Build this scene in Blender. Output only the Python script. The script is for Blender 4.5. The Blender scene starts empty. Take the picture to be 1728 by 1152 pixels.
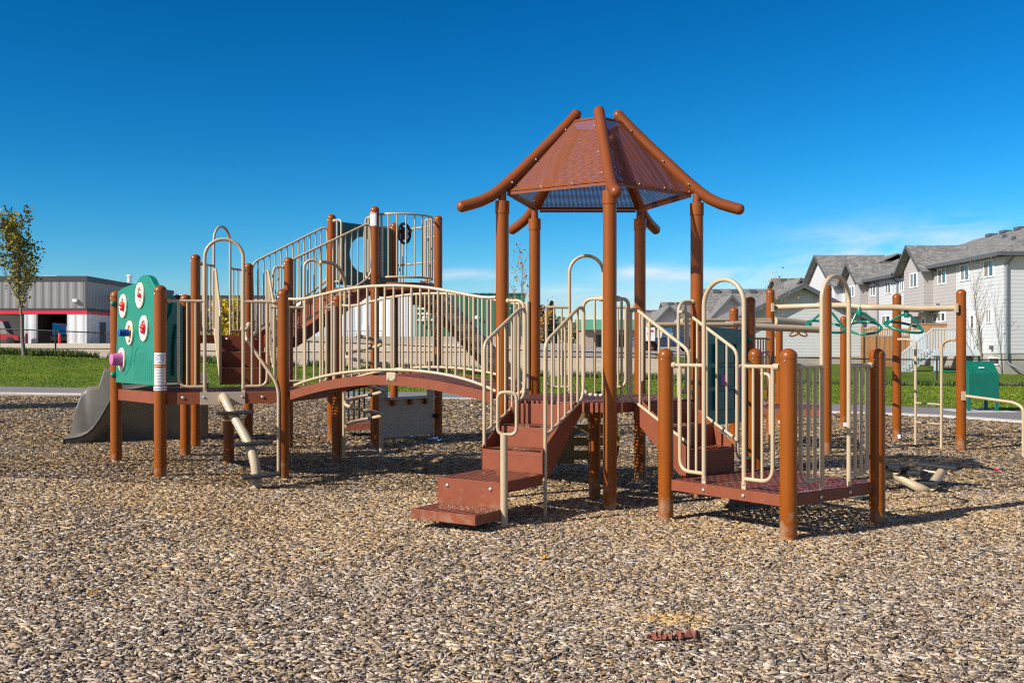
import bpy, bmesh, math, random
import numpy as np
from mathutils import Vector, Matrix

random.seed(7)
RNG = np.random.default_rng(7)
S = bpy.context.scene
COL = S.collection
R = math.radians

# ------------------------------------------------------------------ camera, sky, sun, exposure
CX, HY, FP, CZ = 864.0, 588.0, 1680.0, 1.45          # principal column, horizon row, focal length (px), eye height
cam = bpy.data.cameras.new("camera"); cam.sensor_width = 36.0; cam.lens = 35.0
cam.shift_y = 12.0 / 1728.0; cam.clip_start = 0.1; cam.clip_end = 3000
cam_o = bpy.data.objects.new("camera", cam); COL.objects.link(cam_o)
cam_o.location = (0, 0, CZ); cam_o.rotation_euler = (R(90), 0, 0); S.camera = cam_o

SUN_EL, SUN_AZ = R(33), math.atan2(-0.848, -0.53)      # azimuth measured clockwise from +Y
world = bpy.data.worlds.new("World"); S.world = world; world.use_nodes = True
wn, wl = world.node_tree.nodes, world.node_tree.links
for n in list(wn): wn.remove(n)
w_out = wn.new('ShaderNodeOutputWorld'); w_bg = wn.new('ShaderNodeBackground'); w_bg.inputs['Strength'].default_value = 0.1
sky = wn.new('ShaderNodeTexSky'); sky.sky_type = 'NISHITA'; sky.sun_disc = False
sky.sun_elevation = SUN_EL; sky.sun_rotation = SUN_AZ % (2*math.pi); sky.altitude = 600
sky.air_density = 1.0; sky.dust_density = 0.1; sky.ozone_density = 3.0
w_hsv = wn.new('ShaderNodeHueSaturation'); w_hsv.inputs['Saturation'].default_value = 1.35; w_hsv.inputs['Value'].default_value = 1.0
w_hsv.inputs['Hue'].default_value = 0.478
wl.new(sky.outputs[0], w_hsv.inputs['Color'])
# thin cirrus streaks low over the horizon
w_tc = wn.new('ShaderNodeTexCoord'); w_sep = wn.new('ShaderNodeSeparateXYZ'); wl.new(w_tc.outputs['Generated'], w_sep.inputs[0])
def wmath(op, x, y=None):
    n = wn.new('ShaderNodeMath'); n.operation = op
    for i, v in enumerate((x, y)):
        if v is None: continue
        if isinstance(v, (int, float)): n.inputs[i].default_value = v
        else: wl.new(v, n.inputs[i])
    return n.outputs[0]
w_ay = wmath('MAXIMUM', wmath('ABSOLUTE', w_sep.outputs['Y']), 0.05)
w_a, w_e = wmath('DIVIDE', w_sep.outputs['X'], w_ay), wmath('DIVIDE', w_sep.outputs['Z'], w_ay)      # bearing and height as slopes
w_cmb = wn.new('ShaderNodeCombineXYZ'); wl.new(wmath('MULTIPLY', w_a, 7.0), w_cmb.inputs[0]); wl.new(wmath('ADD', wmath('MULTIPLY', w_e, 34.0), wmath('MULTIPLY', w_a, -3.0)), w_cmb.inputs[1])
w_no = wn.new('ShaderNodeTexNoise'); w_no.inputs['Scale'].default_value = 1.5; w_no.inputs['Detail'].default_value = 10; w_no.inputs['Roughness'].default_value = 0.62; w_no.inputs['Distortion'].default_value = 0.6
wl.new(w_cmb.outputs[0], w_no.inputs['Vector'])
w_r1 = wn.new('ShaderNodeMapRange'); w_r1.inputs['From Min'].default_value = 0.36; w_r1.inputs['From Max'].default_value = 0.70; wl.new(w_no.outputs['Fac'], w_r1.inputs['Value'])
w_sum = None
for a0, sa, e0, se, k in ((0.43, 0.13, 0.108, 0.020, 0.75), (0.33, 0.06, 0.086, 0.012, 0.8), (0.19, 0.075, 0.073, 0.011, 0.85), (0.125, 0.03, 0.078, 0.006, 0.7), (-0.045, 0.04, 0.074, 0.006, 0.75), (0.06, 0.07, 0.055, 0.010, 0.55), (0.25, 0.2, 0.04, 0.02, 0.4)):
    d1 = wmath('POWER', wmath('DIVIDE', wmath('SUBTRACT', w_a, a0), sa), 2.0); d2_ = wmath('POWER', wmath('DIVIDE', wmath('SUBTRACT', w_e, e0), se), 2.0)
    g_ = wmath('MULTIPLY', wmath('EXPONENT', wmath('MULTIPLY', wmath('ADD', d1, d2_), -1.0)), k); w_sum = g_ if w_sum is None else wmath('ADD', w_sum, g_)
w_fac = wmath('MINIMUM', wmath('MULTIPLY', w_sum, w_r1.outputs[0]), 0.8)
w_mix = wn.new('ShaderNodeMixRGB'); w_mix.inputs['Color2'].default_value = (6.2, 6.8, 7.3, 1)
w_sc = wn.new('ShaderNodeSeparateColor'); w_cc = wn.new('ShaderNodeCombineColor'); wl.new(w_hsv.outputs[0], w_sc.inputs[0])
for i, (k_, g_) in enumerate(((0.135, 1.95), (0.335, 1.44), (0.455, 1.40))):          # deepen the blue of the clear northern sky
    a_ = wn.new('ShaderNodeMath'); a_.operation = 'POWER'; a_.inputs[1].default_value = g_; wl.new(w_sc.outputs[i], a_.inputs[0])
    b_ = wn.new('ShaderNodeMath'); b_.operation = 'MULTIPLY'; b_.inputs[1].default_value = k_; wl.new(a_.outputs[0], b_.inputs[0]); wl.new(b_.outputs[0], w_cc.inputs[i])
wl.new(w_fac, w_mix.inputs['Fac']); wl.new(w_cc.outputs[0], w_mix.inputs['Color1'])
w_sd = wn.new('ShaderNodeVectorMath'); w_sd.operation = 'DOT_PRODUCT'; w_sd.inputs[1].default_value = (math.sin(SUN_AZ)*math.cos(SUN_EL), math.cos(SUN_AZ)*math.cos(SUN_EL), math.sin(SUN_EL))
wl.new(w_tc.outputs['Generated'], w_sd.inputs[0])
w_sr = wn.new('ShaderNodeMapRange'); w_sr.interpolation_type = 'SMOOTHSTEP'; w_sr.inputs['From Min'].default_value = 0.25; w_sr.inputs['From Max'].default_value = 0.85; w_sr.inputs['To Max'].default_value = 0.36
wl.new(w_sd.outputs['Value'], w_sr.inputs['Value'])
w_mi2 = wn.new('ShaderNodeMixRGB'); w_mi2.inputs['Color2'].default_value = (7.0, 6.2, 5.3, 1)       # warm glow added round the sun, behind the camera, to fill and warm shaded sides
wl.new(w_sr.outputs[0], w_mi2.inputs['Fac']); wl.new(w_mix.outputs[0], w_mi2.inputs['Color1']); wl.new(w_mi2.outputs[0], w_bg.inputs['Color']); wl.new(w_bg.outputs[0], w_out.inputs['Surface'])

sun = bpy.data.lights.new("sun", 'SUN'); sun.energy = 4.9; sun.angle = R(0.5); sun.color = (1.0, 0.955, 0.875)
sun_o = bpy.data.objects.new("sun", sun); COL.objects.link(sun_o); sun_o.location = (-20, -15, 25)
sdir = Vector((math.sin(SUN_AZ)*math.cos(SUN_EL), math.cos(SUN_AZ)*math.cos(SUN_EL), math.sin(SUN_EL)))
sun_o.rotation_euler = sdir.to_track_quat('Z', 'Y').to_euler()

S.view_settings.view_transform = 'Standard'; S.view_settings.look = 'None'; S.view_settings.gamma = 1
S.view_settings.exposure = 0.40; S.view_settings.use_curve_mapping = False
S.cycles.max_bounces = 8; S.cycles.transparent_max_bounces = 24; S.cycles.caustics_reflective = False; S.cycles.caustics_refractive = False
S.cycles.use_denoising = False; S.cycles.filter_width = 1.15

# ------------------------------------------------------------------ helpers
def W(x, y, Y): return Vector(((x-CX)/FP*Y, Y, CZ-(y-HY)/FP*Y))     # a point seen at (x, y) in the photo, Y metres ahead
def plan(x, Y): return Vector(((x-CX)/FP*Y, Y))
def zat(y, Y): return CZ-(y-HY)/FP*Y
class Edge:
    """a straight line in plan between two points"""
    def __init__(s, P, Q): s.P, s.Q = Vector(P[:2]), Vector(Q[:2]); s.d = s.Q-s.P; s.L = s.d.length; s.u = s.d/s.L
    def t(s, x):
        k = (x-CX)/FP
        return (k*s.P.y-s.P.x)/(s.d.x-k*s.d.y)
    def at(s, x): return s.P+s.d*s.t(x)
    def f(s, t): return s.P+s.d*t
    def z(s, x, y): return zat(y, s.at(x).y)
    def p(s, x, y): q = s.at(x); return Vector((q.x, q.y, zat(y, q.y)))
def v3(p, z): return Vector((p[0], p[1], z))
def ss(a, b, x): t = min(1, max(0, (x-a)/(b-a))); return t*t*(3-2*t)
def interp(x, xs, ys): return float(np.interp(x, xs, ys))

def gz(x, y):
    """height of the ground"""
    k = x/max(y, 1.0)
    n = 0.15*ss(-1.5, -5.5, x)*(1-ss(17, 26, y))*ss(4, 9, y)
    n += (0.013*math.sin(1.7*x+0.6*y)*math.sin(1.3*y-0.4*x)+0.008*math.sin(3.9*x-1.1*y+1)*math.sin(3.1*y+1.7*x))*(1-ss(14, 20, y))
    y0 = interp(x, [-16, -2, 7, 10], [36, 33, 26, 22.5])
    z46 = interp(x, [-60, -24, -21, 0, 17, 25, 60], [1.3, 1.15, 1.03, 0.11, -0.26, -0.28, -0.3])
    if y <= 46: return n+z46*ss(y0, 46, y)*(0.6+0.4*ss(y0, 46, y)) if y > y0 else n
    wr = ss(0.13, 0.24, k)
    a = interp(y, [46, 60, 110, 400], [z46, max(z46, 0.9)+0.2, 2.0, 2.3])
    b = interp(y, [46, 49, 62, 110, 400], [z46, 0.15, 0.55, 1.4, 2.3])
    return a*(1-wr)+b*wr

class MB:
    def __init__(s): s.v, s.f, s.uv = [], [], None
    def add(s, vs, fs):
        o = len(s.v); s.v.extend(tuple(v) for v in vs); s.f.extend(tuple(i+o for i in f) for f in fs); return s
    def quad(s, a, b, c, d): return s.add([a, b, c, d], [(0, 1, 2, 3)])
    def box(s, c, size, rz=0.0, ax=None):
        hx, hy, hz = size[0]/2, size[1]/2, size[2]/2
        if ax is None:
            ca, sa = math.cos(rz), math.sin(rz); ux, uy, uz = Vector((ca, sa, 0)), Vector((-sa, ca, 0)), Vector((0, 0, 1))
        else: ux, uy, uz = ax
        c = Vector(c); vs = [c+ux*(hx*i)+uy*(hy*j)+uz*(hz*k) for k in (-1, 1) for j in (-1, 1) for i in (-1, 1)]
        return s.add(vs, [(0, 2, 3, 1), (4, 5, 7, 6), (0, 1, 5, 4), (2, 6, 7, 3), (0, 4, 6, 2), (1, 3, 7, 5)])
    def bx(s, x0, x1, y0, y1, z0, z1): return s.box(((x0+x1)/2, (y0+y1)/2, (z0+z1)/2), (x1-x0, y1-y0, z1-z0))
    def prism(s, poly, z0, z1):
        n = len(poly); vs = [v3(p, z0) for p in poly]+[v3(p, z1) for p in poly]
        a = sum(poly[i][0]*poly[(i+1) % n][1]-poly[(i+1) % n][0]*poly[i][1] for i in range(n))
        idx = list(range(n)) if a > 0 else list(range(n))[::-1]
        fs = [tuple(reversed(idx)), tuple(i+n for i in idx)]
        for q in range(n): i, j = idx[q], idx[(q+1) % n]; fs.append((i, j, j+n, i+n))
        return s.add(vs, fs)
    def slab(s, poly3, nrm, th):
        """a planar polygon given a thickness along nrm"""
        n = len(poly3); nrm = Vector(nrm).normalized()*th; vs = [Vector(p) for p in poly3]+[Vector(p)+nrm for p in poly3]
        fs = [tuple(range(n))[::-1], tuple(range(n, 2*n))]+[(i, (i+1) % n, (i+1) % n+n, i+n) for i in range(n)]
        return s.add(vs, fs)
    def tube(s, pts, r, n=10, closed=False, cap=True, r2=None):
        pts = [Vector(p) for p in pts]; m = len(pts); rr = r2 if r2 else [r]*m
        T = []
        for i in range(m):
            a = pts[(i-1) % m] if (closed or i > 0) else pts[i]; b = pts[(i+1) % m] if (closed or i < m-1) else pts[i]
            T.append((b-a).normalized())
        u = T[0].orthogonal().normalized(); vs, fs = [], []
        for i in range(m):
            u = (u-T[i]*u.dot(T[i])).normalized(); w = T[i].cross(u)
            for k in range(n):
                a = 2*math.pi*k/n; vs.append(pts[i]+(u*math.cos(a)+w*math.sin(a))*rr[i])
        for i in range(m if closed else m-1):
            j = (i+1) % m
            off = 0
            if closed and j == 0:   # match the twist of the last ring to the first
                off = min(range(n), key=lambda o: sum((vs[i*n+k]-vs[(k+o) % n]).length for k in range(n)))
            for k in range(n):
                k2 = (k+1) % n; fs.append((i*n+k, i*n+k2, j*n+(k2+off) % n, j*n+(k+off) % n))
        if cap and not closed: fs.append(tuple(range(n))[::-1]); fs.append(tuple((m-1)*n+k for k in range(n)))
        return s.add(vs, fs)
    def lathe(s, c, prof, n=20, axis=None):
        """prof: (radius, height) pairs turned about a vertical axis at c"""
        c = Vector(c); vs, fs = [], []
        if axis is None: ux, uy, uz = Vector((1, 0, 0)), Vector((0, 1, 0)), Vector((0, 0, 1))
        else: uz = Vector(axis).normalized(); ux = uz.orthogonal().normalized(); uy = uz.cross(ux)
        for r, h in prof:
            for k in range(n):
                a = 2*math.pi*k/n; vs.append(c+ux*(r*math.cos(a))+uy*(r*math.sin(a))+uz*h)
        for i in range(len(prof)-1):
            for k in range(n):
                k2 = (k+1) % n; fs.append((i*n+k, i*n+k2, (i+1)*n+k2, (i+1)*n+k))
        fs.append(tuple(range(n))[::-1]); fs.append(tuple((len(prof)-1)*n+k for k in range(n)))
        return s.add(vs, fs)
    def ball(s, c, r, n=12, m=7, sc=(1, 1, 1)):
        c = Vector(c); vs, fs = [], []
        for i in range(m+1):
            p = math.pi*i/m
            for k in range(n):
                a = 2*math.pi*k/n; vs.append(c+Vector((r*sc[0]*math.sin(p)*math.cos(a), r*sc[1]*math.sin(p)*math.sin(a), -r*sc[2]*math.cos(p))))
        for i in range(m):
            for k in range(n):
                k2 = (k+1) % n; fs.append((i*n+k, i*n+k2, (i+1)*n+k2, (i+1)*n+k))
        return s.add(vs, fs)

def fillet(pts, rad, n=6, closed=False):
    pts = [Vector(p) for p in pts]; out = []; m = len(pts)
    for i in range(m):
        if not closed and i in (0, m-1): out.append(pts[i]); continue
        p, a, b = pts[i], pts[(i-1) % m], pts[(i+1) % m]
        la, lb = (a-p).length, (b-p).length; d = min(rad, la*0.49, lb*0.49)
        A, B = p+(a-p)/la*d, p+(b-p)/lb*d
        for k in range(n+1):
            t = k/n; out.append(A*(1-t)**2+p*2*t*(1-t)+B*t*t)
    return out

def offset_of(parent):
    while parent is not None and parent.parent is not None: parent = parent.parent
    return Vector(parent.location) if parent is not None else Vector((0, 0, 0))

def obj(name, mb, m, parent=None, smooth=35, uv=None, bevel=0.0):
    o0 = offset_of(parent)
    me = bpy.data.meshes.new(name)
    me.from_pydata([(v[0]-o0.x, v[1]-o0.y, v[2]-o0.z) for v in mb.v], [], mb.f)
    if uv is not None:                                   # uv = (origin, u axis, v axis): metric planar coordinates
        l = me.uv_layers.new(name="uv"); O, U, V = uv
        co = [Vector(v) for v in mb.v]
        for lp in me.loops: d = co[lp.vertex_index]-O; l.data[lp.index].uv = (d.dot(U), d.dot(V))
    if smooth:
        for p in me.polygons: p.use_smooth = True
        me.set_sharp_from_angle(angle=R(smooth))
    me.validate(); me.update(); me.materials.append(m)
    o = bpy.data.objects.new(name, me); COL.objects.link(o)
    if parent is not None: o.parent = parent
    if bevel:
        b = o.modifiers.new("bevel", 'BEVEL'); b.width = bevel; b.segments = 2; b.limit_method = 'ANGLE'; b.angle_limit = R(50)
    return o
def tag(o, label=None, cat=None, group=None, kind=None):
    if label: o['label'] = label
    if cat: o['category'] = cat
    if group: o['group'] = group
    if kind: o['kind'] = kind
    return o
def thing(name, label, cat, loc, group=None):
    o = bpy.data.objects.new(name, None); COL.objects.link(o); o.location = loc; o.empty_display_size = 0.2
    return tag(o, label, cat, group)

# ------------------------------------------------------------------ materials
def new_mat(name):
    m = bpy.data.materials.new(name); m.use_nodes = True; nt = m.node_tree
    return m, nt.nodes, nt.links, nt.nodes['Principled BSDF']
def pm(name, col, rough=0.5, var=0.1, scale=6.0, bump=0.0, bscale=80.0, metal=0.0, coat=0.0, spec=0.5, stretch=(1, 1, 1), scratch=0.0, var2=None, dust=0.0):
    m, n, l, b = new_mat(name)
    tc = n.new('ShaderNodeTexCoord'); mp = n.new('ShaderNodeMapping'); mp.inputs['Scale'].default_value = stretch
    l.new(tc.outputs['Object'], mp.inputs[0])
    no = n.new('ShaderNodeTexNoise'); no.inputs['Scale'].default_value = scale; no.inputs['Detail'].default_value = 6; no.inputs['Roughness'].default_value = 0.65
    l.new(mp.outputs[0], no.inputs['Vector'])
    mr = n.new('ShaderNodeMapRange'); mr.inputs['From Min'].default_value = 0.3; mr.inputs['From Max'].default_value = 0.7; l.new(no.outputs['Fac'], mr.inputs['Value'])
    mx = n.new('ShaderNodeMixRGB'); c2 = var2 if var2 else [min(1, c*(1+var)) for c in col]
    mx.inputs['Color1'].default_value = [c*(1-var) for c in col]+[1] if not var2 else list(col)+[1]; mx.inputs['Color2'].default_value = list(c2)+[1]
    l.new(mr.outputs[0], mx.inputs['Fac']); last = mx.outputs[0]
    if scratch:                                          # scuffs and chalky wear
        ns = n.new('ShaderNodeTexNoise'); ns.inputs['Scale'].default_value = 9; ns.inputs['Detail'].default_value = 10; ns.inputs['Roughness'].default_value = 0.75; ns.inputs['Distortion'].default_value = 2.5
        l.new(tc.outputs['Object'], ns.inputs['Vector'])
        r2 = n.new('ShaderNodeMapRange'); r2.inputs['From Min'].default_value = 0.62; r2.inputs['From Max'].default_value = 0.74; r2.inputs['To Max'].default_value = scratch
        l.new(ns.outputs['Fac'], r2.inputs['Value'])
        m2 = n.new('ShaderNodeMixRGB'); m2.inputs['Color2'].default_value = (0.5, 0.4, 0.33, 1); l.new(r2.outputs[0], m2.inputs['Fac']); l.new(last, m2.inputs['Color1']); last = m2.outputs[0]
    if dust:                                             # splashed dirt in patches near the ground
        sz = n.new('ShaderNodeSeparateXYZ'); l.new(tc.outputs['Object'], sz.inputs[0]); nd = n.new('ShaderNodeTexNoise'); nd.inputs['Scale'].default_value = 14; nd.inputs['Detail'].default_value = 8; l.new(tc.outputs['Object'], nd.inputs['Vector'])
        zr_ = n.new('ShaderNodeMapRange'); zr_.inputs['From Min'].default_value = 0.42; zr_.inputs['From Max'].default_value = 0.0; zr_.inputs['To Max'].default_value = 0.42; l.new(sz.outputs['Z'], zr_.inputs['Value'])
        ad = n.new('ShaderNodeMath'); ad.operation = 'ADD'; l.new(zr_.outputs[0], ad.inputs[0]); l.new(nd.outputs['Fac'], ad.inputs[1])
        th = n.new('ShaderNodeMapRange'); th.inputs['From Min'].default_value = 0.72; th.inputs['From Max'].default_value = 0.95; th.inputs['To Max'].default_value = dust; l.new(ad.outputs[0], th.inputs['Value'])
        m3 = n.new('ShaderNodeMixRGB'); m3.inputs['Color2'].default_value = (0.34, 0.25, 0.17, 1); l.new(th.outputs[0], m3.inputs['Fac']); l.new(last, m3.inputs['Color1']); last = m3.outputs[0]
    l.new(last, b.inputs['Base Color'])
    rr = n.new('ShaderNodeMapRange'); rr.inputs['To Min'].default_value = rough*0.85; rr.inputs['To Max'].default_value = min(1, rough*1.2); l.new(no.outputs['Fac'], rr.inputs['Value']); l.new(rr.outputs[0], b.inputs['Roughness'])
    b.inputs['Metallic'].default_value = metal; b.inputs['Specular IOR Level'].default_value = spec
    if coat: b.inputs['Coat Weight'].default_value = coat; b.inputs['Coat Roughness'].default_value = 0.12
    if bump:
        nb = n.new('ShaderNodeTexNoise'); nb.inputs['Scale'].default_value = bscale; nb.inputs['Detail'].default_value = 4; l.new(mp.outputs[0], nb.inputs['Vector'])
        bp = n.new('ShaderNodeBump'); bp.inputs['Strength'].default_value = bump; bp.inputs['Distance'].default_value = 0.01; l.new(nb.outputs['Fac'], bp.inputs['Height']); l.new(bp.outputs[0], b.inputs['Normal'])
    return m
def perforated(name, col, rough, pitch, hole, coords='Object', rot=0.0, slot=1.0, ridge=0.0):
    """a sheet with real see-through holes in a regular grid"""
    m, n, l, b = new_mat(name)
    tc = n.new('ShaderNodeTexCoord'); mp = n.new('ShaderNodeMapping'); mp.inputs['Rotation'].default_value = (0, 0, rot); mp.inputs['Scale'].default_value = (1/pitch/slot, 1/pitch, 0.001)
    l.new(tc.outputs['UV' if coords == 'UV' else 'Object'], mp.inputs[0])
    vo = n.new('ShaderNodeTexVoronoi'); vo.voronoi_dimensions = '2D'; vo.inputs['Randomness'].default_value = 0.0; vo.inputs['Scale'].default_value = 1.0
    l.new(mp.outputs[0], vo.inputs['Vector'])
    cmp = n.new('ShaderNodeMath'); cmp.operation = 'LESS_THAN'; cmp.inputs[1].default_value = hole; l.new(vo.outputs['Distance'], cmp.inputs[0])
    tr = n.new('ShaderNodeBsdfTransparent'); mx = n.new('ShaderNodeMixShader'); out = n['Material Output']
    l.new(cmp.outputs[0], mx.inputs[0]); l.new(b.outputs[0], mx.inputs[1]); l.new(tr.outputs[0], mx.inputs[2]); l.new(mx.outputs[0], out.inputs['Surface'])
    no = n.new('ShaderNodeTexNoise'); no.inputs['Scale'].default_value = 7; no.inputs['Detail'].default_value = 6; l.new(tc.outputs['Object'], no.inputs['Vector'])
    mc = n.new('ShaderNodeMixRGB'); mc.inputs['Color1'].default_value = [c*0.85 for c in col]+[1]; mc.inputs['Color2'].default_value = [c*1.2 for c in col]+[1]
    l.new(no.outputs['Fac'], mc.inputs['Fac']); l.new(mc.outputs[0], b.inputs['Base Color'])
    b.inputs['Roughness'].default_value = rough
    bp = n.new('ShaderNodeBump'); bp.inputs['Strength'].default_value = 0.6; bp.inputs['Distance'].default_value = 0.006; l.new(vo.outputs['Distance'], bp.inputs['Height']); l.new(bp.outputs[0], b.inputs['Normal'])
    return m
def siding(name, col, pitch=0.19):
    m, n, l, b = new_mat(name)
    tc = n.new('ShaderNodeTexCoord'); sp = n.new('ShaderNodeSeparateXYZ'); l.new(tc.outputs['Object'], sp.inputs[0])
    d = n.new('ShaderNodeMath'); d.operation = 'DIVIDE'; d.inputs[1].default_value = pitch; l.new(sp.outputs['Z'], d.inputs[0])
    fr = n.new('ShaderNodeMath'); fr.operation = 'FRACT'; l.new(d.outputs[0], fr.inputs[0])
    inv = n.new('ShaderNodeMath'); inv.operation = 'SUBTRACT'; inv.inputs[0].default_value = 1.0; l.new(fr.outputs[0], inv.inputs[1])
    bp = n.new('ShaderNodeBump'); lap = n.new('ShaderNodeMapRange'); lap.inputs['From Min'].default_value = 0.0; lap.inputs['From Max'].default_value = 0.30; l.new(fr.outputs[0], lap.inputs['Value'])
    bp.inputs['Strength'].default_value = 0.35; bp.inputs['Distance'].default_value = 0.04; l.new(lap.outputs[0], bp.inputs['Height']); l.new(bp.outputs[0], b.inputs['Normal'])
    no = n.new('ShaderNodeTexNoise'); no.inputs['Scale'].default_value = 0.8; no.inputs['Detail'].default_value = 5; l.new(tc.outputs['Object'], no.inputs['Vector'])
    mc = n.new('ShaderNodeMixRGB'); mc.inputs['Color1'].default_value = [c*0.93 for c in col]+[1]; mc.inputs['Color2'].default_value = [min(1, c*1.06) for c in col]+[1]
    l.new(no.outputs['Fac'], mc.inputs['Fac']); l.new(mc.outputs[0], b.inputs['Base Color']); b.inputs['Roughness'].default_value = 0.55
    return m
def ribbed(name, col, pitch=0.3, rough=0.45, axis='X'):
    m, n, l, b = new_mat(name)
    tc = n.new('ShaderNodeTexCoord'); sp = n.new('ShaderNodeSeparateXYZ'); l.new(tc.outputs['Object'], sp.inputs[0])
    s2 = n.new('ShaderNodeMath'); s2.operation = 'ADD'; l.new(sp.outputs['X'], s2.inputs[0]); l.new(sp.outputs['Y'], s2.inputs[1])
    d = n.new('ShaderNodeMath'); d.operation = 'DIVIDE'; d.inputs[1].default_value = pitch; l.new(s2.outputs[0], d.inputs[0])
    pp = n.new('ShaderNodeMath'); pp.operation = 'PINGPONG'; pp.inputs[1].default_value = 0.5; l.new(d.outputs[0], pp.inputs[0])
    mr = n.new('ShaderNodeMapRange'); mr.inputs['From Min'].default_value = 0.1; mr.inputs['From Max'].default_value = 0.35; l.new(pp.outputs[0], mr.inputs['Value'])
    bp = n.new('ShaderNodeBump'); bp.inputs['Strength'].default_value = 1.0; bp.inputs['Distance'].default_value = 0.06; l.new(mr.outputs[0], bp.inputs['Height']); l.new(bp.outputs[0], b.inputs['Normal'])
    no = n.new('ShaderNodeTexNoise'); no.inputs['Scale'].default_value = 0.5; l.new(tc.outputs['Object'], no.inputs['Vector'])
    mc = n.new('ShaderNodeMixRGB'); mc.inputs['Color1'].default_value = [c*0.92 for c in col]+[1]; mc.inputs['Color2'].default_value = [min(1, c*1.08) for c in col]+[1]
    l.new(no.outputs['Fac'], mc.inputs['Fac']); l.new(mc.outputs[0], b.inputs['Base Color']); b.inputs['Roughness'].default_value = rough
    return m

BROWN = pm("brown_coated_steel", (0.25, 0.062, 0.003), 0.36, 0.08, 3.0, coat=0.12, spec=0.3, scratch=0.16, dust=0.55)
ROOFB = pm("roof_brown", (0.215, 0.056, 0.013), 0.36, 0.10, 3.0, coat=0.12, spec=0.3, scratch=0.06)
TAN = pm("tan_coated_steel", (0.48, 0.37, 0.235), 0.38, 0.06, 4.0, coat=0.2, scratch=0.08)
DECK = pm("red_brown_vinyl", (0.225, 0.062, 0.029), 0.52, 0.12, 5.0, spec=0.25, bump=0.15, bscale=160, scratch=0.34, dust=0.35)
DECKTOP = perforated("red_brown_deck_grid", (0.215, 0.062, 0.036), 0.5, 0.040, 0.29, rot=R(-40), slot=2.0)
STEPTOP = perforated("red_brown_tread_grid", (0.22, 0.063, 0.033), 0.5, 0.052, 0.29, rot=R(-33), slot=1.5)
ROOFPERF = perforated("perforated_roof_sheet", (0.215, 0.054, 0.017), 0.45, 0.014, 0.26, coords='UV', slot=1.0)
GREEN = pm("green_moulded_plastic", (0.003, 0.20, 0.135), 0.40, 0.06, 5.0, bump=0.05, bscale=30)
DKGREEN = pm("dark_green_plastic", (0.006, 0.115, 0.095), 0.45, 0.08, 4.0, scratch=0.05)
WHEELG = pm("green_coated_steel", (0.004, 0.19, 0.12), 0.32, 0.06, 4.0, coat=0.3)
CREAM = pm("cream_plastic", (0.82, 0.66, 0.53), 0.5, 0.04, 6.0)
RED = pm("red_plastic", (0.62, 0.02, 0.03), 0.4, 0.05)
PINK = pm("pink_plastic", (0.55, 0.13, 0.36), 0.5, 0.10, 30, bump=0.2)
BLUE = pm("blue_plastic", (0.01, 0.08, 0.38), 0.4, 0.05)
YELLOW = pm("yellow_plastic", (0.75, 0.36, 0.02), 0.45, 0.05)
LIME = pm("lime_plastic", (0.35, 0.55, 0.08), 0.45, 0.1)
PURPLE = pm("purple_plastic", (0.2, 0.1, 0.45), 0.45, 0.1)
BLACK = pm("black_rubber", (0.026, 0.026, 0.028), 0.6, 0.2, 20, bump=0.2, bscale=200, scratch=0.06, spec=0.25)
BOLT = pm("galvanised_bolt", (0.62, 0.60, 0.58), 0.3, 0.1, metal=0.8)
GREYROCK = pm("grey_moulded_plastic", (0.165, 0.145, 0.118), 0.32, 0.14, 2.2, bump=0.35, bscale=5, coat=0.15)
SLIDEM = pm("stainless_chute", (0.55, 0.57, 0.60), 0.28, 0.05, metal=0.9)
SLIDESIDE = pm("tan_slide_side", (0.50, 0.38, 0.25), 0.5, 0.1)
PANELTAN = pm("tan_plastic_panel", (0.40, 0.32, 0.24), 0.5, 0.05)
OLIVE = pm("olive_climbing_panel", (0.19, 0.13, 0.045), 0.55, 0.1, 3)
WHITE = pm("white_label", (0.78, 0.78, 0.77), 0.45, 0.03)
ORANGE = pm("orange_label", (0.75, 0.2, 0.02), 0.45, 0.03)
INK = pm("blue_ink", (0.02, 0.08, 0.45), 0.5, 0.03)
GREYINK = pm("grey_ink", (0.22, 0.22, 0.23), 0.5, 0.03)

# ------------------------------------------------------------------ ground: soil sheet, wood chips, kerb, path, lawn
def strip(name, near, far, m, lift, nv, kind='structure', mound=0.0):
    """a sheet between two plan polylines (same number of points), laid on the ground"""
    mb = MB(); n = len(near)
    for i in range(n):
        for j in range(nv+1):
            p = Vector(near[i]).lerp(Vector(far[i]), j/nv); mb.v.append((p.x, p.y, gz(p.x, p.y)+lift))
    for i in range(n-1):
        for j in range(nv): a = i*(nv+1)+j; mb.f.append((a, a+nv+1, a+nv+2, a+1))
    return tag(obj(name, mb, m, None, smooth=60), kind=kind)
def dense(poly, k):
    out = []
    for a, b in zip(poly[:-1], poly[1:]):
        for i in range(k): out.append(tuple(Vector(a).lerp(Vector(b), i/k)))
    return out+[tuple(poly[-1])]

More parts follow.
